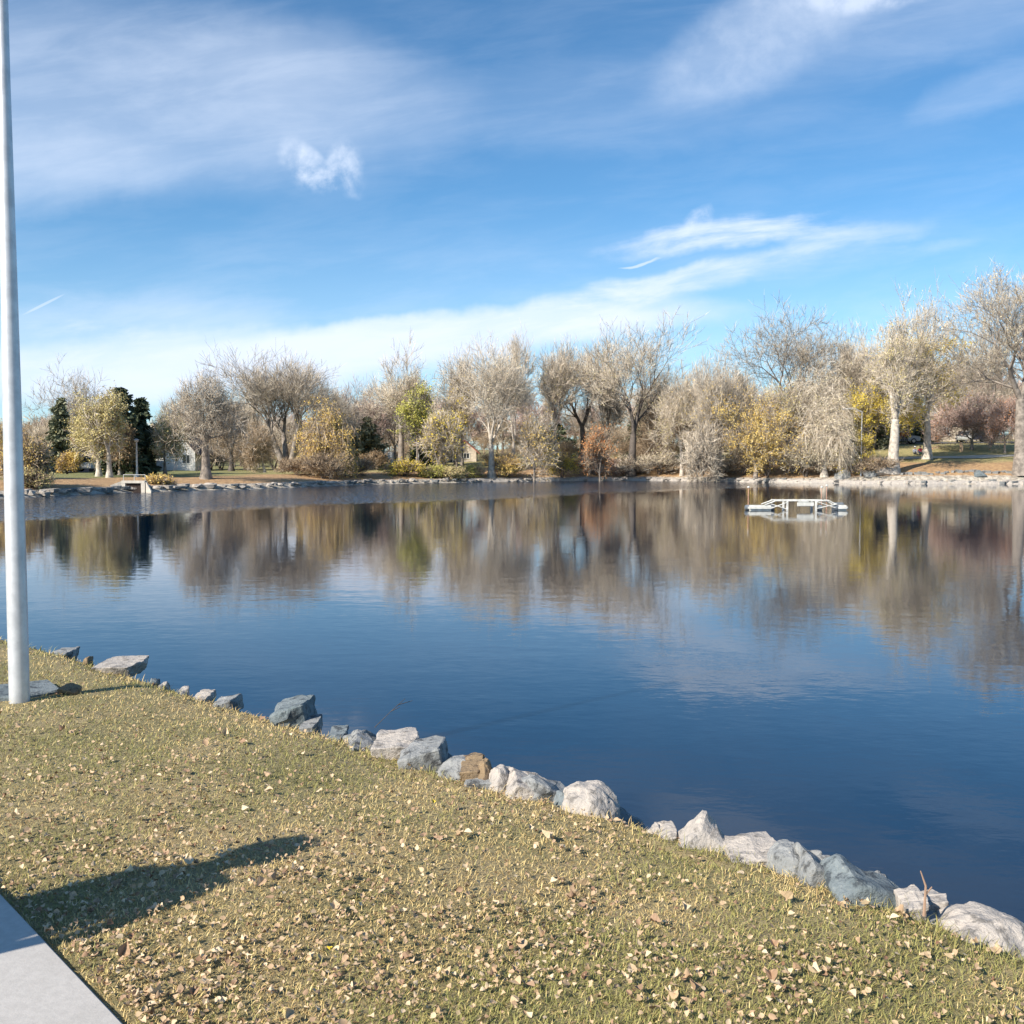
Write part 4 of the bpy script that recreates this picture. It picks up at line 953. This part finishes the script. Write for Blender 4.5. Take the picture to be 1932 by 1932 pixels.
# filler woods behind, each tree an object sharing a few crowns
def build_woods():
    protos = []
    for k, (form, tw, bk) in enumerate((('oval', 'twig_grey', 'bark_grey'), ('vase', 'twig_pale', 'bark_grey'), ('oval', 'twig_brown', 'bark_dark'), ('tall', 'twig_mauve', 'bark_grey'), ('spread', 'twig_grey', 'bark_dark'), ('bush', 'twig_brown', 'bark_dark'))):
        tV, tF, TV, TF, TT, TR, _ = tree_geo(200 + k, 12, 9, form, 5, .22, .22, 6500, .95, .042, multi=3 if form == 'bush' else 1)
        root = thing('woodland_tree', 'x', 'tree', (0, 0, 0)); a = np_mesh('trunk', tV, tF, 4, M[bk], root); b = np_mesh('crown', TV, TF, TT, M[tw], root, rnd=TR); protos.append((root, a, b))
    rr = random.Random(5); used = [False] * 6; names = ['grey', 'pale', 'brown', 'mauve', 'wide crowned grey', 'low brown']
    for i in range(165):
        low = i >= 95
        px = (-120 + i * 23 if not low else -110 + (i - 95) * 31) + rr.uniform(-16, 16); D = rr.uniform(126, 175); k = rr.randrange(5)
        if low: D = rr.uniform(118, 150); k = 5
        if 1690 < px < 1870: D = rr.uniform(158, 190)
        if 60 < px < 380: D = rr.uniform(128, 170)
        top = {0: 798, 1: 768, 2: 738 if px > 630 else 775}[i % 3] + rr.uniform(-22, 20)
        if px > 1150: top -= 30
        if px > 1500: top -= 25
        if px < 480: top += 12
        if low: top = rr.uniform(815, 850) - (20 if px > 1100 else 0)
        x = atx(px, D); z = hz(x, D); H = zat(top, D) - z; s = H / 12
        root, a, b = protos[k]
        if used[k]:
            root = root.copy(); COL.objects.link(root)
            for c in (a, b): c2 = c.copy(); COL.objects.link(c2); c2.parent = root
        used[k] = True
        root.location = (x, D, z); ws = rr.uniform(.9, 1.3) * (1.7 if low else 1); root.scale = (s * ws, s * ws, s); root.rotation_euler = (0, 0, rr.uniform(0, 6.28))
        tag(root, names[k] + ' bare tree in the crowded woods behind the far lakeside trees', 'tree', 'woodland trees behind the far shore')
build_woods()
def build_distant_wood():
    g = np.random.default_rng(77); Vs, Fs, Ts, Rs = [], [], [], []; off = 0
    geo = [tree_geo(400 + k, 10, 9, f, 4, .16, .2, 1500, 1.5, .11, multi=m_) for k, (f, m_) in enumerate((('oval', 1), ('vase', 1), ('bush', 3)))]
    for i in range(110):
        px = -700 + i * 31 + g.uniform(-12, 12); D = g.uniform(195, 270); x = atx(px, D); z = hz(x, D)
        top = g.uniform(780, 815) - (25 if px > 1300 else 0)
        tV, tF, TV, TF, TT, TR, _ = geo[i % 3]; s_ = (zat(top, D) - z) / 10; c, sn = math.cos(i), math.sin(i)
        for V, F, T, Rr in ((TV, TF, TT, TR), (tV, tF.ravel(), np.full(len(tF), 4), np.full(len(tF), .2))):
            W = np.stack([(V[:, 0] * c - V[:, 1] * sn) * s_ * 1.3 + x, (V[:, 0] * sn + V[:, 1] * c) * s_ * 1.3 + D, V[:, 2] * s_ + z], 1)
            Vs.append(W); Fs.append(F + off); Ts.append(T); Rs.append(Rr); off += len(V)
    o = np_mesh('distant_wood', np.concatenate(Vs), np.concatenate(Fs), np.concatenate(Ts), M['twig_brown'], rnd=np.concatenate(Rs))
    tag(o, 'far-off band of bare woods behind all the lakeside trees', 'woods', None, 'stuff')
build_distant_wood()

# ------------------------------------------------------------------ riprap on the far shore
def build_riprap():
    meshes = []
    for k in range(7):
        bm = rock_bm(300 + k, 1, .9, .8, None if k % 2 else FLAT, rough=.06, sub=1); me = bpy.data.meshes.new('shore_stone'); bm.to_mesh(me); bm.free()
        me.materials.append(M['rock_pale'] if k != 2 else M['rock_grey']); meshes.append(me)
    rr = random.Random(8)
    fp = np.array(far_pts)[:20][::-1]; seg = np.linalg.norm(np.diff(fp, axis=0), axis=1); cum = np.concatenate([[0], np.cumsum(seg)])
    n = 296
    for i in range(n):
        s = (i + rr.uniform(-.4, .4)) / n * cum[-1]; s = min(max(s, 0), cum[-1] - .01)
        x = float(np.interp(s, cum, fp[:, 0])); y = float(np.interp(s, cum, fp[:, 1])); px = 966 + 1932 * x / y
        y += rr.uniform(-.1, .7)
        if px < 880: x -= rr.uniform(-.1, .7)
        o = bpy.data.objects.new('shore_stone', rr.choice(meshes)); COL.objects.link(o)
        sc = rr.uniform(.28, .55) * (1.25 if px > 1600 or px < 420 else 1)
        o.location = (x, y, WATER_Z + .10 + .22 * rr.random() + (.08 if px < 880 else 0)); o.scale = (sc * rr.uniform(1, 1.7), sc, sc * rr.uniform(.45, .8)); o.rotation_euler = (0, 0, rr.uniform(-.5, .5))
        tag(o, 'pale riprap stone in the row along the far waterline', 'rock', 'riprap stones along the far waterline')
    # low stone edging that makes the white line of the far shore
    V, F = [], []
    P = [Vector((x, y, 0)) for x, y in far_pts[:20]]
    pts = []
    for a, b in zip(P[:-1], P[1:]):
        m_ = max(2, int((b - a).length / .5))
        for k in range(m_): pts.append(a.lerp(b, k / m_))
    for p in pts:
        j = rr.uniform(-.12, .12); h = rr.uniform(.22, .42); px = 966 + 1932 * p.x / p.y
        if px < 880: h = .02
        V += [(p.x, p.y - .15 + j, WATER_Z - .4), (p.x, p.y + j, WATER_Z + h * .8), (p.x, p.y + .35 + j, WATER_Z + h), (p.x, p.y + .9, WATER_Z + h + .05)]
    for i in range(len(pts) - 1):
        for k in range(3): F += [4 * i + k, 4 * i + k + 1, 4 * i + 4 + k + 1, 4 * i + 4 + k]
    o = np_mesh('stone_edging', V, F, 4, M['rock_pale']); tag(o, 'low pale stone edging along the far waterline', 'edging')
    for (px, D, s, mt, lab) in ((1206, 116, 1.25, 'rock_pale', 'round white boulder on the far bank right of the central cottonwood'),
                                (1668, 101, 1.5, 'rock_pale', 'pale tilted boulder left of the thick cottonwood trunk'),
                                (1640, 101, 1.1, 'rock_grey', 'grey sloping boulder left of the tilted pale one'),
                                (1590, 102, 1.4, 'rock_grey', 'grey wedge boulder at the shore under the yellow bush'),
                                (1850, 99, 1.0, 'rock_blue', 'dark stone above the white edging on the right shore')):
        bm = rock_bm(int(px), s * 1.3, s, s * .8, DOME if px == 1206 else None); o = bm_obj('boulder', bm, M[mt]); x = atx(px, D); o.location = (x, D, hz(x, D) + .15 * s); tag(o, lab, 'rock')
    # darker stones above the edging, right-hand shore
    for i in range(26):
        px = 1700 + i * 9.6 + rr.uniform(-3, 3); D = 100.2 + rr.uniform(-.3, .5); x = atx(px, D)
        o = bpy.data.objects.new('bank_stone', meshes[2]); COL.objects.link(o); sc = rr.uniform(.35, .6); o.location = (x, D, hz(x, D) + .08); o.scale = (sc * 1.4, sc, sc * .8); o.rotation_euler = (0, 0, rr.uniform(0, 6))
        tag(o, 'grey stone on the slope just above the right shore edging', 'rock', 'grey stones above the right shore edging')
build_riprap()

# ------------------------------------------------------------------ outfall headwall, lamps, houses
def build_outfall():
    D = 72.9; x0 = atx(246, D); con = mat_plain('outfall_concrete', (.50, .46, .40), .85, scale=3)
    t = thing('outfall', 'concrete outfall with a dark square opening on the left shore', 'outfall', (x0, D, WATER_Z), R(-10)); t.scale = (.8, .8, .74)
    bm = bmesh.new()
    add_box(bm, (0, .55, 1.03), (2.3, .25, .26), bevel=.02)
    add_box(bm, (-.96, .55, .40), (.38, .25, 1.0)); add_box(bm, (.96, .55, .40), (.38, .25, 1.0))
    bm_obj('headwall', bm, con, t)
    for s in (-1, 1):
        bm = bmesh.new()
        L = 2.1 if s < 0 else 1.0
        a = [(s * 1.15, .55), (s * (1.15 + L), .15 - .45)]
        vs = []
        for (x, y), h in zip(a, (1.12, .18)):
            vs += [bm.verts.new((x, y, -.3)), bm.verts.new((x, y + .22, -.3)), bm.verts.new((x, y + .22, h)), bm.verts.new((x, y, h))]
        for q in ((0, 1, 2, 3), (4, 7, 6, 5), (0, 4, 5, 1), (1, 5, 6, 2), (2, 6, 7, 3), (3, 7, 4, 0)): bm.faces.new([vs[i] for i in q])
        bm_obj('wing_wall', bm, con, t)
    bm = bmesh.new(); add_box(bm, (0, .74, .4), (1.52, .05, 1.0)); bm_obj('culvert_shade_panel', bm, mat_plain('culvert_shade', (.05, .035, .03), .9), t)  # dark panel standing in for the shade inside the opening
    bm = bmesh.new()
    for k in range(12): add_cyl(bm, (-.72 + k * .13, .60, -.1), (-.72 + k * .13, .60, .9), .014, n=6)
    bm_obj('trash_grate', bm, mat_plain('rusty_iron_shaded', (.045, .022, .018), .8), t)  # bar colour darkened towards shade so the opening stays dark in the sun
    bm = bmesh.new()
    for xx in (-1.05, 0, 1.05): add_cyl(bm, (xx, .68, 1.15), (xx, .68, 1.75), .03, n=8)
    for zz in (1.72,): add_cyl(bm, (-1.05, .68, zz), (1.05, .68, zz), .025, n=8)
    bm_obj('railing', bm, mat_plain('rail_white', (.6, .58, .54), .5), t)
build_outfall()
def lamp(px, top, D, label, arm=0.0, r=.09):
    x = atx(px, D); z = hz(x, D); H = zat(top, D) - z; t = thing('street_lamp', label, 'lamp post', (x, D, z), 0, 'lamp posts along the far shore'); g = mat_plain('galvanised', (.52, .53, .54), .45, .3)
    bm = bmesh.new(); add_cyl(bm, (0, 0, 0), (0, 0, H), r, r * .6, 12); add_cyl(bm, (0, 0, 0), (0, 0, .25), r * 1.8, r * 1.5, 12); bm_obj('post', bm, g, t, False)
    bm = bmesh.new()
    if arm: 
        add_cyl(bm, (0, 0, H - .05), (arm * .6, 0, H + .22), .045, n=8); add_cyl(bm, (arm * .6, 0, H + .22), (arm, 0, H + .25), .045, n=8); bm_obj('arm', bm, g, t)
        bm = bmesh.new(); add_box(bm, (arm + math.copysign(.35, arm), 0, H + .24), (.75, .28, .14), bevel=.04)
    else:
        add_cyl(bm, (0, 0, H), (0, 0, H + .18), .12, .22, 12); add_cyl(bm, (0, 0, H + .18), (0, 0, H + .28), .24, .05, 12)
    bm_obj('lamp_head', bm, mat_plain('lamp_grey', (.45, .45, .45), .5), t)
lamp(259, 834, 84, 'grey lamp post beside the dark spruces on the left')
lamp(653, 826, 100, 'grey lamp post between the golden willow and the conifer')
lamp(1624, 776, 101.5, 'street lamp with a side arm right of the pale willow', arm=-1.2, r=.06)
lamp(790, 838, 112, 'thin grey lamp post right of the tall rounded cottonwood', r=.07)

wm = dict(white=mat_plain('wall_white', (.70, .68, .64), .8, scale=2), cream=mat_plain('wall_cream', (.58, .50, .40), .8, scale=2), grey=mat_plain('wall_grey', (.22, .22, .25), .8, scale=2),
          brown=mat_plain('wall_brown', (.24, .15, .11), .85, scale=3), brick=mat_plain('wall_brick', (.42, .22, .16), .85, scale=3), red=mat_plain('roof_red', (.42, .14, .09), .8, scale=3),
          dark=mat_plain('roof_dark', (.12, .09, .08), .85, scale=3), glass=mat_plain('window_glass', (.03, .035, .04), .08), trim=mat_plain('trim', (.72, .70, .66), .6))
def house(label, px, D, W, Dp, H, roof_h, wall, roof, wins=(), door=None, base=None, rz=0.0, hip=False, chimney=False):
    x = atx(px, D); z = hz(x, D) - .1 if base is None else base
    t = thing('house', label, 'house', (x, D + Dp / 2, z), rz, 'houses behind the far trees')
    bm = bmesh.new(); add_box(bm, (0, 0, H / 2), (W, Dp, H)); 
    if not hip:
        add_prism(bm, [(-W / 2, H), (W / 2, H), (0, H + roof_h)], -Dp / 2, Dp / 2)
    bm_obj('wall', bm, wm[wall], t)
    bm = bmesh.new(); o_ = .45; th = .12
    if hip:
        lo = [(-W / 2 - o_, -Dp / 2 - o_), (W / 2 + o_, -Dp / 2 - o_), (W / 2 + o_, Dp / 2 + o_), (-W / 2 - o_, Dp / 2 + o_)]
        a = [bm.verts.new((*p, H + .01)) for p in lo]; r1 = bm.verts.new((-W / 2 + Dp * .45, 0, H + roof_h)); r2 = bm.verts.new((W / 2 - Dp * .45, 0, H + roof_h))
        bm.faces.new(a[::-1]); bm.faces.new((a[0], a[1], r2, r1)); bm.faces.new((a[1], a[2], r2)); bm.faces.new((a[2], a[3], r1, r2)); bm.faces.new((a[3], a[0], r1))
    else:
        sl = roof_h / (W / 2)
        add_prism(bm, [(-W / 2 - o_, H - sl * o_ + .02), (0, H + roof_h + .02), (W / 2 + o_, H - sl * o_ + .02), (W / 2 + o_, H - sl * o_ + th + .02), (0, H + roof_h + th + .04), (-W / 2 - o_, H - sl * o_ + th + .02)], -Dp / 2 - .3, Dp / 2 + .3)
    rf = bm_obj('roof', bm, wm[roof], t)
    if chimney:
        bm = bmesh.new(); add_box(bm, (W * .2, 0, H + roof_h * .9), (.6, .6, 1.2)); bm_obj('chimney', bm, wm['brick'], rf)
    for (wx, wz, ww, wh) in wins:
        bm = bmesh.new(); y = -Dp / 2 - .03
        for c, s in (((wx, y, wz + wh / 2), (ww + .16, .07, .09)), ((wx, y, wz - wh / 2), (ww + .16, .09, .09)), ((wx - ww / 2, y, wz), (.09, .06, wh)), ((wx + ww / 2, y, wz), (.09, .06, wh)), ((wx, y, wz), (.05, .05, wh))): add_box(bm, c, s)
        fr = bm_obj('window', bm, wm['trim'], t)
        bm = bmesh.new(); add_box(bm, (wx, -Dp / 2 - .01, wz), (ww, .03, wh)); bm_obj('pane', bm, wm['glass'], fr)
    if door:
        wx, ww, wh = door; bm = bmesh.new(); add_box(bm, (wx, -Dp / 2 - .03, wh / 2 + .1), (ww, .07, wh), bevel=.01); bm_obj('door', bm, wm['dark'], t)
    return t
house('brown house with a dark porch behind the olive trees at left', 168, 112, 9, 7, 2.7, 1.7, 'brown', 'red', ((-2.6, 1.5, 1.1, 1.1), (2.6, 1.5, 1.3, 1.1)), (0, 1.0, 2.1), hip=True)
house('white gabled house behind the left bank', 341, 118, 3.4, 6, 2.3, 1.9, 'white', 'dark', ((.7, 1.4, .9, 1.0),), None)
house('low white wing joined left of the white gabled house', 322, 121, 3.4, 5, 1.8, .5, 'white', 'dark', ((0, 1.1, .8, .7),), None)
house('grey shed at the far left beside the orange bush', 104, 106, 3.8, 4, 1.9, 1.1, 'grey', 'dark', (), (0, 1.2, 1.7))
house('pale house with a red roof above the low bushes', 823, 138, 4.0, 6, 1.7, 1.4, 'cream', 'red', ((-.8, 1.0, .8, .7),), (1, .8, 1.5))
house('small pale house with an orange red roof left of the white trunk', 876, 136, 3.2, 5, 1.5, 1.4, 'cream', 'red', ((.3, .9, .8, .7),), None)
house('single storey brick house with dark doorways at the far right', 1800, 143, 11.5, 8, 2.5, .9, 'cream', 'dark', ((-1.2, 1.5, .8, 1.1), (2.2, 1.4, 1.3, 1.1), (4.4, 1.4, 1.0, 1.1)), (-4.6, 1.6, 2.1), hip=True, chimney=True)
house('brick house half hidden behind the thick cottonwood trunk', 1712, 147, 7.0, 7, 2.6, 1.1, 'brick', 'dark', ((-1.8, 1.5, 1.1, 1.1), (1.6, 1.5, 1.1, 1.1)), (0, 1.0, 2.1), hip=True)

# ------------------------------------------------------------------ vehicles
def car(label, px, D, col, rz, kind='car', z=None):
    x = atx(px, D); z = hz(x, D) + .06 if z is None else z
    t = thing('parked_car' if kind == 'car' else 'parked_van', label, kind, (x, D, z), rz, 'vehicles parked behind the far lawn')
    paint = mat_plain('car_paint', col, .3, .2, var=.03)
    bm = bmesh.new()
    if kind == 'car':
        prof = [(-2.15, .32), (2.15, .32), (2.2, .62), (2.1, .82), (1.15, .95), (-1.6, .98), (-2.12, .9), (-2.2, .6)]
        cab = [(1.15, .93), (.45, 1.42), (-.95, 1.45), (-1.65, .96)]
    else:
        prof = [(-2.4, .32), (2.4, .32), (2.45, .7), (2.2, 1.0), (1.6, 1.05), (-2.4, 1.05)]
        cab = [(1.6, 1.04), (1.0, 1.85), (-2.35, 1.88), (-2.4, 1.04)]
    add_prism(bm, prof, -.86, .86); bmesh.ops.bevel(bm, geom=bm.edges[:], offset=.06, segments=2, affect='EDGES'); bm_obj('body', bm, paint, t)
    bm = bmesh.new(); add_prism(bm, cab, -.72, .72); bmesh.ops.bevel(bm, geom=bm.edges[:], offset=.05, segments=2, affect='EDGES')
    cb = bm_obj('cabin', bm, wm['glass'] if kind == 'car' else paint, t)
    bm = bmesh.new(); add_box(bm, ((cab[1][0] + cab[2][0]) / 2, 0, cab[1][1] + .02), (abs(cab[1][0] - cab[2][0]) - .1, 1.3, .05), bevel=.02); bm_obj('roof_panel', bm, paint, cb)
    for sx in (-1.35, 1.35):
        for sy in (-.8, .8):
            bm = bmesh.new(); add_cyl(bm, (sx, sy - .1, .33), (sx, sy + .1, .33), .33, n=18); w = bm_obj('wheel', bm, mat_plain('tyre', (.03, .03, .03), .9), t)
            bm = bmesh.new(); add_cyl(bm, (sx, sy - .115, .33), (sx, sy + .115, .33), .19, n=14); bm_obj('rim', bm, mat_plain('rim', (.5, .5, .5), .4, .7), w)
    for sy in (-.6, .6):
        bm = bmesh.new(); add_box(bm, (2.17, sy, .66), (.08, .34, .15), bevel=.02); bm_obj('headlight', bm, mat_plain('lens', (.8, .8, .78), .15), t)
car('silver grey car seen from the front beside the far right house', 1817, 131, (.40, .42, .42), R(-112))
car('dark blue car parked behind the silver one', 1836, 136, (.05, .055, .08), R(176))
car('grey car half hidden behind the thick cottonwood trunk', 1698, 129, (.36, .38, .42), R(172))
car('white van parked behind the grey brown brush left of centre', 705, 122, (.75, .75, .74), R(180), 'van')
car('white car parked in front of the brown house at left', 173, 106, (.7, .7, .7), R(182))

# ------------------------------------------------------------------ people
def person(label, loc, rz, height=1.72, pose='stand', top=(.3, .05, .05), legs=(.05, .05, .07), hair=(.08, .05, .03), cap=None, grp=None):
    s = height / 1.72
    root = thing('person', label, 'person', loc, rz, grp)
    if pose == 'stand':
        J = {'pel': (0, 0, .95), 'wai': (0, 0, 1.10), 'che': (0, -.01, 1.32), 'nk': (0, 0, 1.47), 'hd0': (0, .01, 1.53), 'hd': (0, .015, 1.62),
             'shl': (.17, 0, 1.40), 'ell': (.23, -.02, 1.14), 'wrl': (.24, .06, .90), 'hnl': (.24, .08, .82), 'shr': (-.17, 0, 1.40), 'elr': (-.23, -.02, 1.14), 'wrr': (-.23, .08, .90), 'hnr': (-.23, .10, .82),
             'hil': (.09, 0, .90), 'knl': (.08, .02, .50), 'anl': (.07, -.01, .09), 'tol': (.115, .14, .04), 'hir': (-.09, 0, .90), 'knr': (-.08, .02, .50), 'anr': (-.07, -.01, .09), 'tor': (-.115, .14, .04)}
    else:
        J = {'pel': (0, 0, .14), 'wai': (0, .0, .28), 'che': (0, .03, .48), 'nk': (0, .05, .63), 'hd0': (0, .06, .69), 'hd': (0, .075, .78),
             'shl': (.17, .04, .56), 'ell': (.26, .12, .33), 'wrl': (.16, .32, .34), 'hnl': (.11, .37, .36), 'shr': (-.17, .04, .56), 'elr': (-.26, .12, .33), 'wrr': (-.16, .32, .34), 'hnr': (-.11, .37, .36),
             'hil': (.10, .05, .13), 'knl': (.18, .42, .38), 'anl': (.14, .72, .08), 'tol': (.15, .86, .05), 'hir': (-.10, .05, .13), 'knr': (-.18, .42, .38), 'anr': (-.14, .72, .08), 'tor': (-.15, .86, .05)}
    Rad = dict(pel=.145, wai=.13, che=.15, nk=.062, hd0=.07, hd=.10, sh=.065, el=.045, wr=.03, hn=.032, hi=.09, kn=.06, an=.042, to=.038)
    E = [('pel', 'wai'), ('wai', 'che'), ('che', 'nk'), ('nk', 'hd0'), ('hd0', 'hd')]
    for q in 'lr': E += [('che', 'sh' + q), ('sh' + q, 'el' + q), ('el' + q, 'wr' + q), ('wr' + q, 'hn' + q), ('pel', 'hi' + q), ('hi' + q, 'kn' + q), ('kn' + q, 'an' + q), ('an' + q, 'to' + q)]
    keys = list(J); me = bpy.data.meshes.new('body'); me.from_pydata([Vector(J[k]) * s for k in keys], [(keys.index(a), keys.index(b)) for a, b in E], [])
    ob = bpy.data.objects.new('body', me); COL.objects.link(ob)
    sk = ob.modifiers.new('skin', 'SKIN'); ob.modifiers.new('sub', 'SUBSURF').levels = 1
    for i, k in enumerate(keys):
        r = Rad.get(k, Rad.get(k[:2])) * s; me.skin_vertices[0].data[i].radius = (r * (1.25 if k in ('pel', 'wai', 'che') else 1), r * (.85 if k in ('pel', 'wai', 'che') else 1))
        me.skin_vertices[0].data[i].use_root = (k == 'pel')
    dg = bpy.context.evaluated_depsgraph_get(); m2 = bpy.data.meshes.new_from_object(ob.evaluated_get(dg)); bpy.data.objects.remove(ob)
    m2.materials.clear()
    for c, nme, ro in (((.52, .33, .24), 'skin', .5), (top, 'shirt_cloth', .85), (legs, 'trouser_cloth', .85), ((.05, .04, .04), 'shoe', .6)): m2.materials.append(mat_plain(nme, c, ro, var=.05, scale=20))
    hipz = Vector(J['pel']).z * s
    def near(c, ks): return min(keys, key=lambda k: (Vector(J[k]) * s - c).length)
    for p in m2.polygons:
        k = near(p.center, keys); kk = k[:2]
        p.material_index = 0 if kk in ('hd', 'nk', 'hn') else 3 if kk == 'to' else 2 if kk in ('pe', 'hi', 'kn', 'an') else 1
        p.use_smooth = True
    b = bpy.data.objects.new('body', m2); link(b, root)
    hd = Vector(J['hd']) * s
    bm = bmesh.new(); bmesh.ops.create_uvsphere(bm, u_segments=20, v_segments=14, radius=.115 * s)
    for v in bm.verts:
        v.co.z *= 1.12
        if v.co.y > .03 * s and v.co.z < .05 * s: v.co.y = .03 * s
        if v.co.z < -.05 * s: v.co.z = -.05 * s
    bmesh.ops.translate(bm, verts=bm.verts[:], vec=hd + Vector((0, -.012, .025)) * s); bm_obj('hair', bm, mat_plain('hair', hair, .6), root, True)
    bm = bmesh.new(); add_cyl(bm, hd + Vector((0, .095, -.01)) * s, hd + Vector((0, .125, -.025)) * s, .016 * s, .012 * s, 8); bm_obj('nose', bm, m2.materials[0], root, True)
    for q in (-1, 1):
        bm = bmesh.new(); bmesh.ops.create_uvsphere(bm, u_segments=8, v_segments=6, radius=.012 * s); bmesh.ops.translate(bm, verts=bm.verts[:], vec=hd + Vector((q * .035, .098, .015)) * s); bm_obj('eye', bm, mat_plain('eye', (.03, .02, .02), .3), root, True)
    if cap:
        bm = bmesh.new(); add_cyl(bm, hd + Vector((0, 0, .07)) * s, hd + Vector((0, 0, .15)) * s, .13 * s, .09 * s, 16); add_box(bm, hd + Vector((0, .14, .075)) * s, (.16 * s, .12 * s, .015 * s)); bm_obj('cap', bm, mat_plain('cap_cloth', cap, .8), root)
    return root
# bystander on the pavement whose shadow falls across the lawn
tipx, tipy = gat(592, 1590); Ls = 1.74 / math.tan(SUN_EL) + .13
person('person in a dark coat standing on the near pavement, casting the long shadow', (tipx - SH.x * Ls, tipy - SH.y * Ls, .03), R(-20), 1.74, 'stand', (.10, .11, .14), (.05, .06, .10)).scale = (1.12, 1.12, 1)
D = 113.5
for px, dd, lab, topc, capc, rz in ((1724, 0, 'person in a grey top and white cap sitting on the far right lawn', (.35, .37, .42), (.85, .85, .85), 190), (1735, .5, 'person in a red top sitting beside the green bag', (.62, .08, .09), None, 160)):
    x = atx(px, D + dd); person(lab, (x, D + dd, hz(x, D + dd) + .03), R(rz), 1.7, 'sit', topc, (.10, .12, .18), cap=capc, grp='people on the far right lawn')
x = atx(1745, 112.2); bm = bmesh.new(); add_box(bm, (0, 0, .27), (1.1, .5, .5), bevel=.16)
add_cyl(bm, (-.25, 0, .5), (-.15, 0, .68), .025); add_cyl(bm, (-.15, 0, .68), (.15, 0, .68), .025); add_cyl(bm, (.15, 0, .68), (.25, 0, .5), .025)
o = bm_obj('duffel_bag', bm, mat_plain('green_canvas', (.03, .22, .12), .8)); o.location = (x, 112.2, hz(x, 112.2)); tag(o, 'green bag on the grass beside the white cottonwood trunk', 'bag')
for px, DD, lab, topc in ((1701, 127.3, 'person in an orange jacket standing behind the thick cottonwood trunk', (.60, .20, .06)), (1709, 127.8, 'person in a dark red jacket standing right of the orange one', (.22, .03, .05))):
    x = atx(px, DD); person(lab, (x, DD, hz(x, DD) + .03), R(170), 1.8, 'stand', topc, (.03, .03, .04), grp='people on the far right lawn')
x = atx(1812, 116); bm = bmesh.new(); add_box(bm, (0, 0, .45), (.35, .25, .95), bevel=.04); add_prism(bm, [(-.2, .92), (.2, .92), (0, 1.04)], -.14, .14)
o = bm_obj('wooden_post', bm, mat_plain('tan_wood', (.55, .38, .24), .8)); o.location = (x, 116, hz(x, 116)); tag(o, 'short tan wooden post on the far right lawn', 'post')

# ------------------------------------------------------------------ floating aerator
def aerator():
    D = 48.6; k = D / 1932; X = lambda px: (px - 1500) * k
    t = thing('floating_aerator', 'white floating aerator frame moored on the lake', 'aerator', (atx(1500, D), D, WATER_Z), 0)
    wh = mat_plain('white_plastic', (.66, .65, .60), .5, var=.2, scale=3); gr = mat_plain('grey_plastic', (.16, .18, .20), .5)
    bm = bmesh.new()
    # arched frame
    for yy in (-.35, .35):
        add_box(bm, (X(1507), yy, .46), (X(1560) - X(1462), .06, .07), bevel=.01)
    for xx in (X(1482), X(1536)):
        for yy in (-.35, .35): add_box(bm, (xx, yy, .16), (.09, .07, .54))
    for yy in (-.35, .35):
        add_cyl(bm, (X(1462), yy, .46), (X(1440), yy, .26), .03, n=8); add_cyl(bm, (X(1560), yy, .46), (X(1575), yy, .26), .03, n=8)
    for xx in (X(1462), X(1536), X(1560)): add_box(bm, (xx, 0, .47), (.05, .64, .05))
    bm_obj('frame', bm, wh, t)
    bm = bmesh.new(); add_box(bm, (X(1517), -.30, .29), (X(1533) - X(1501), .05, .21), bevel=.02); add_box(bm, (X(1517), 0, .30), (.5, .4, .22), bevel=.04); bm_obj('motor_housing', bm, wh, t)
    for (a, b, y) in ((1409, 1455, -.15), (1575, 1597, -.1)):
        bm = bmesh.new(); add_box(bm, ((X(a) + X(b)) / 2, y, .12), (X(b) - X(a), .5, .24), bevel=.07); p_ = bm_obj('pontoon', bm, wh, t)
    for (px, y, r) in ((1409, -.15, .13), (1455, -.15, .15), (1544, -.25, .14), (1573, -.2, .17), (1590, .2, .15)):
        bm = bmesh.new(); add_cyl(bm, (X(px) - .11, y, .12), (X(px) + .11, y, .12), r, n=18); bmesh.ops.bevel(bm, geom=[e for e in bm.edges if len(e.link_faces) == 2 and e.calc_face_angle(0) > 1], offset=.03, segments=2, affect='EDGES'); bm_obj('float', bm, gr, t)
    bm = bmesh.new()
    for (a, za, b, zb) in ((1452, .1, 1482, .38), (1452, .3, 1482, .05), (1536, .42, 1572, .12), (1536, .08, 1575, .3)): add_cyl(bm, (X(a), -.38, za), (X(b), -.38, zb), .022, n=8)
    bm_obj('brace', bm, wh, t)
    bm = bmesh.new(); add_box(bm, (X(1585), .25, .28), (.5, .3, .14), bevel=.04); bm_obj('solar_panel', bm, gr, t)
    for px, tp, y in ((1413, 919, .1), (1560, 919, .8), (1572, 916, 1.0)):
        zt = zat(tp, D + y) - WATER_Z
        bm = bmesh.new(); add_cyl(bm, (X(px), y, -.3), (X(px), y, zt), .018, .014, n=8); r_ = bm_obj('marker_rod', bm, mat_plain('orange_rod', (.62, .34, .24), .6), t)
        bm = bmesh.new(); bmesh.ops.create_uvsphere(bm, u_segments=10, v_segments=8, radius=.055); bmesh.ops.translate(bm, verts=bm.verts[:], vec=(X(px), y, zt)); bm_obj('white_tip', bm, wh, r_)
aerator()
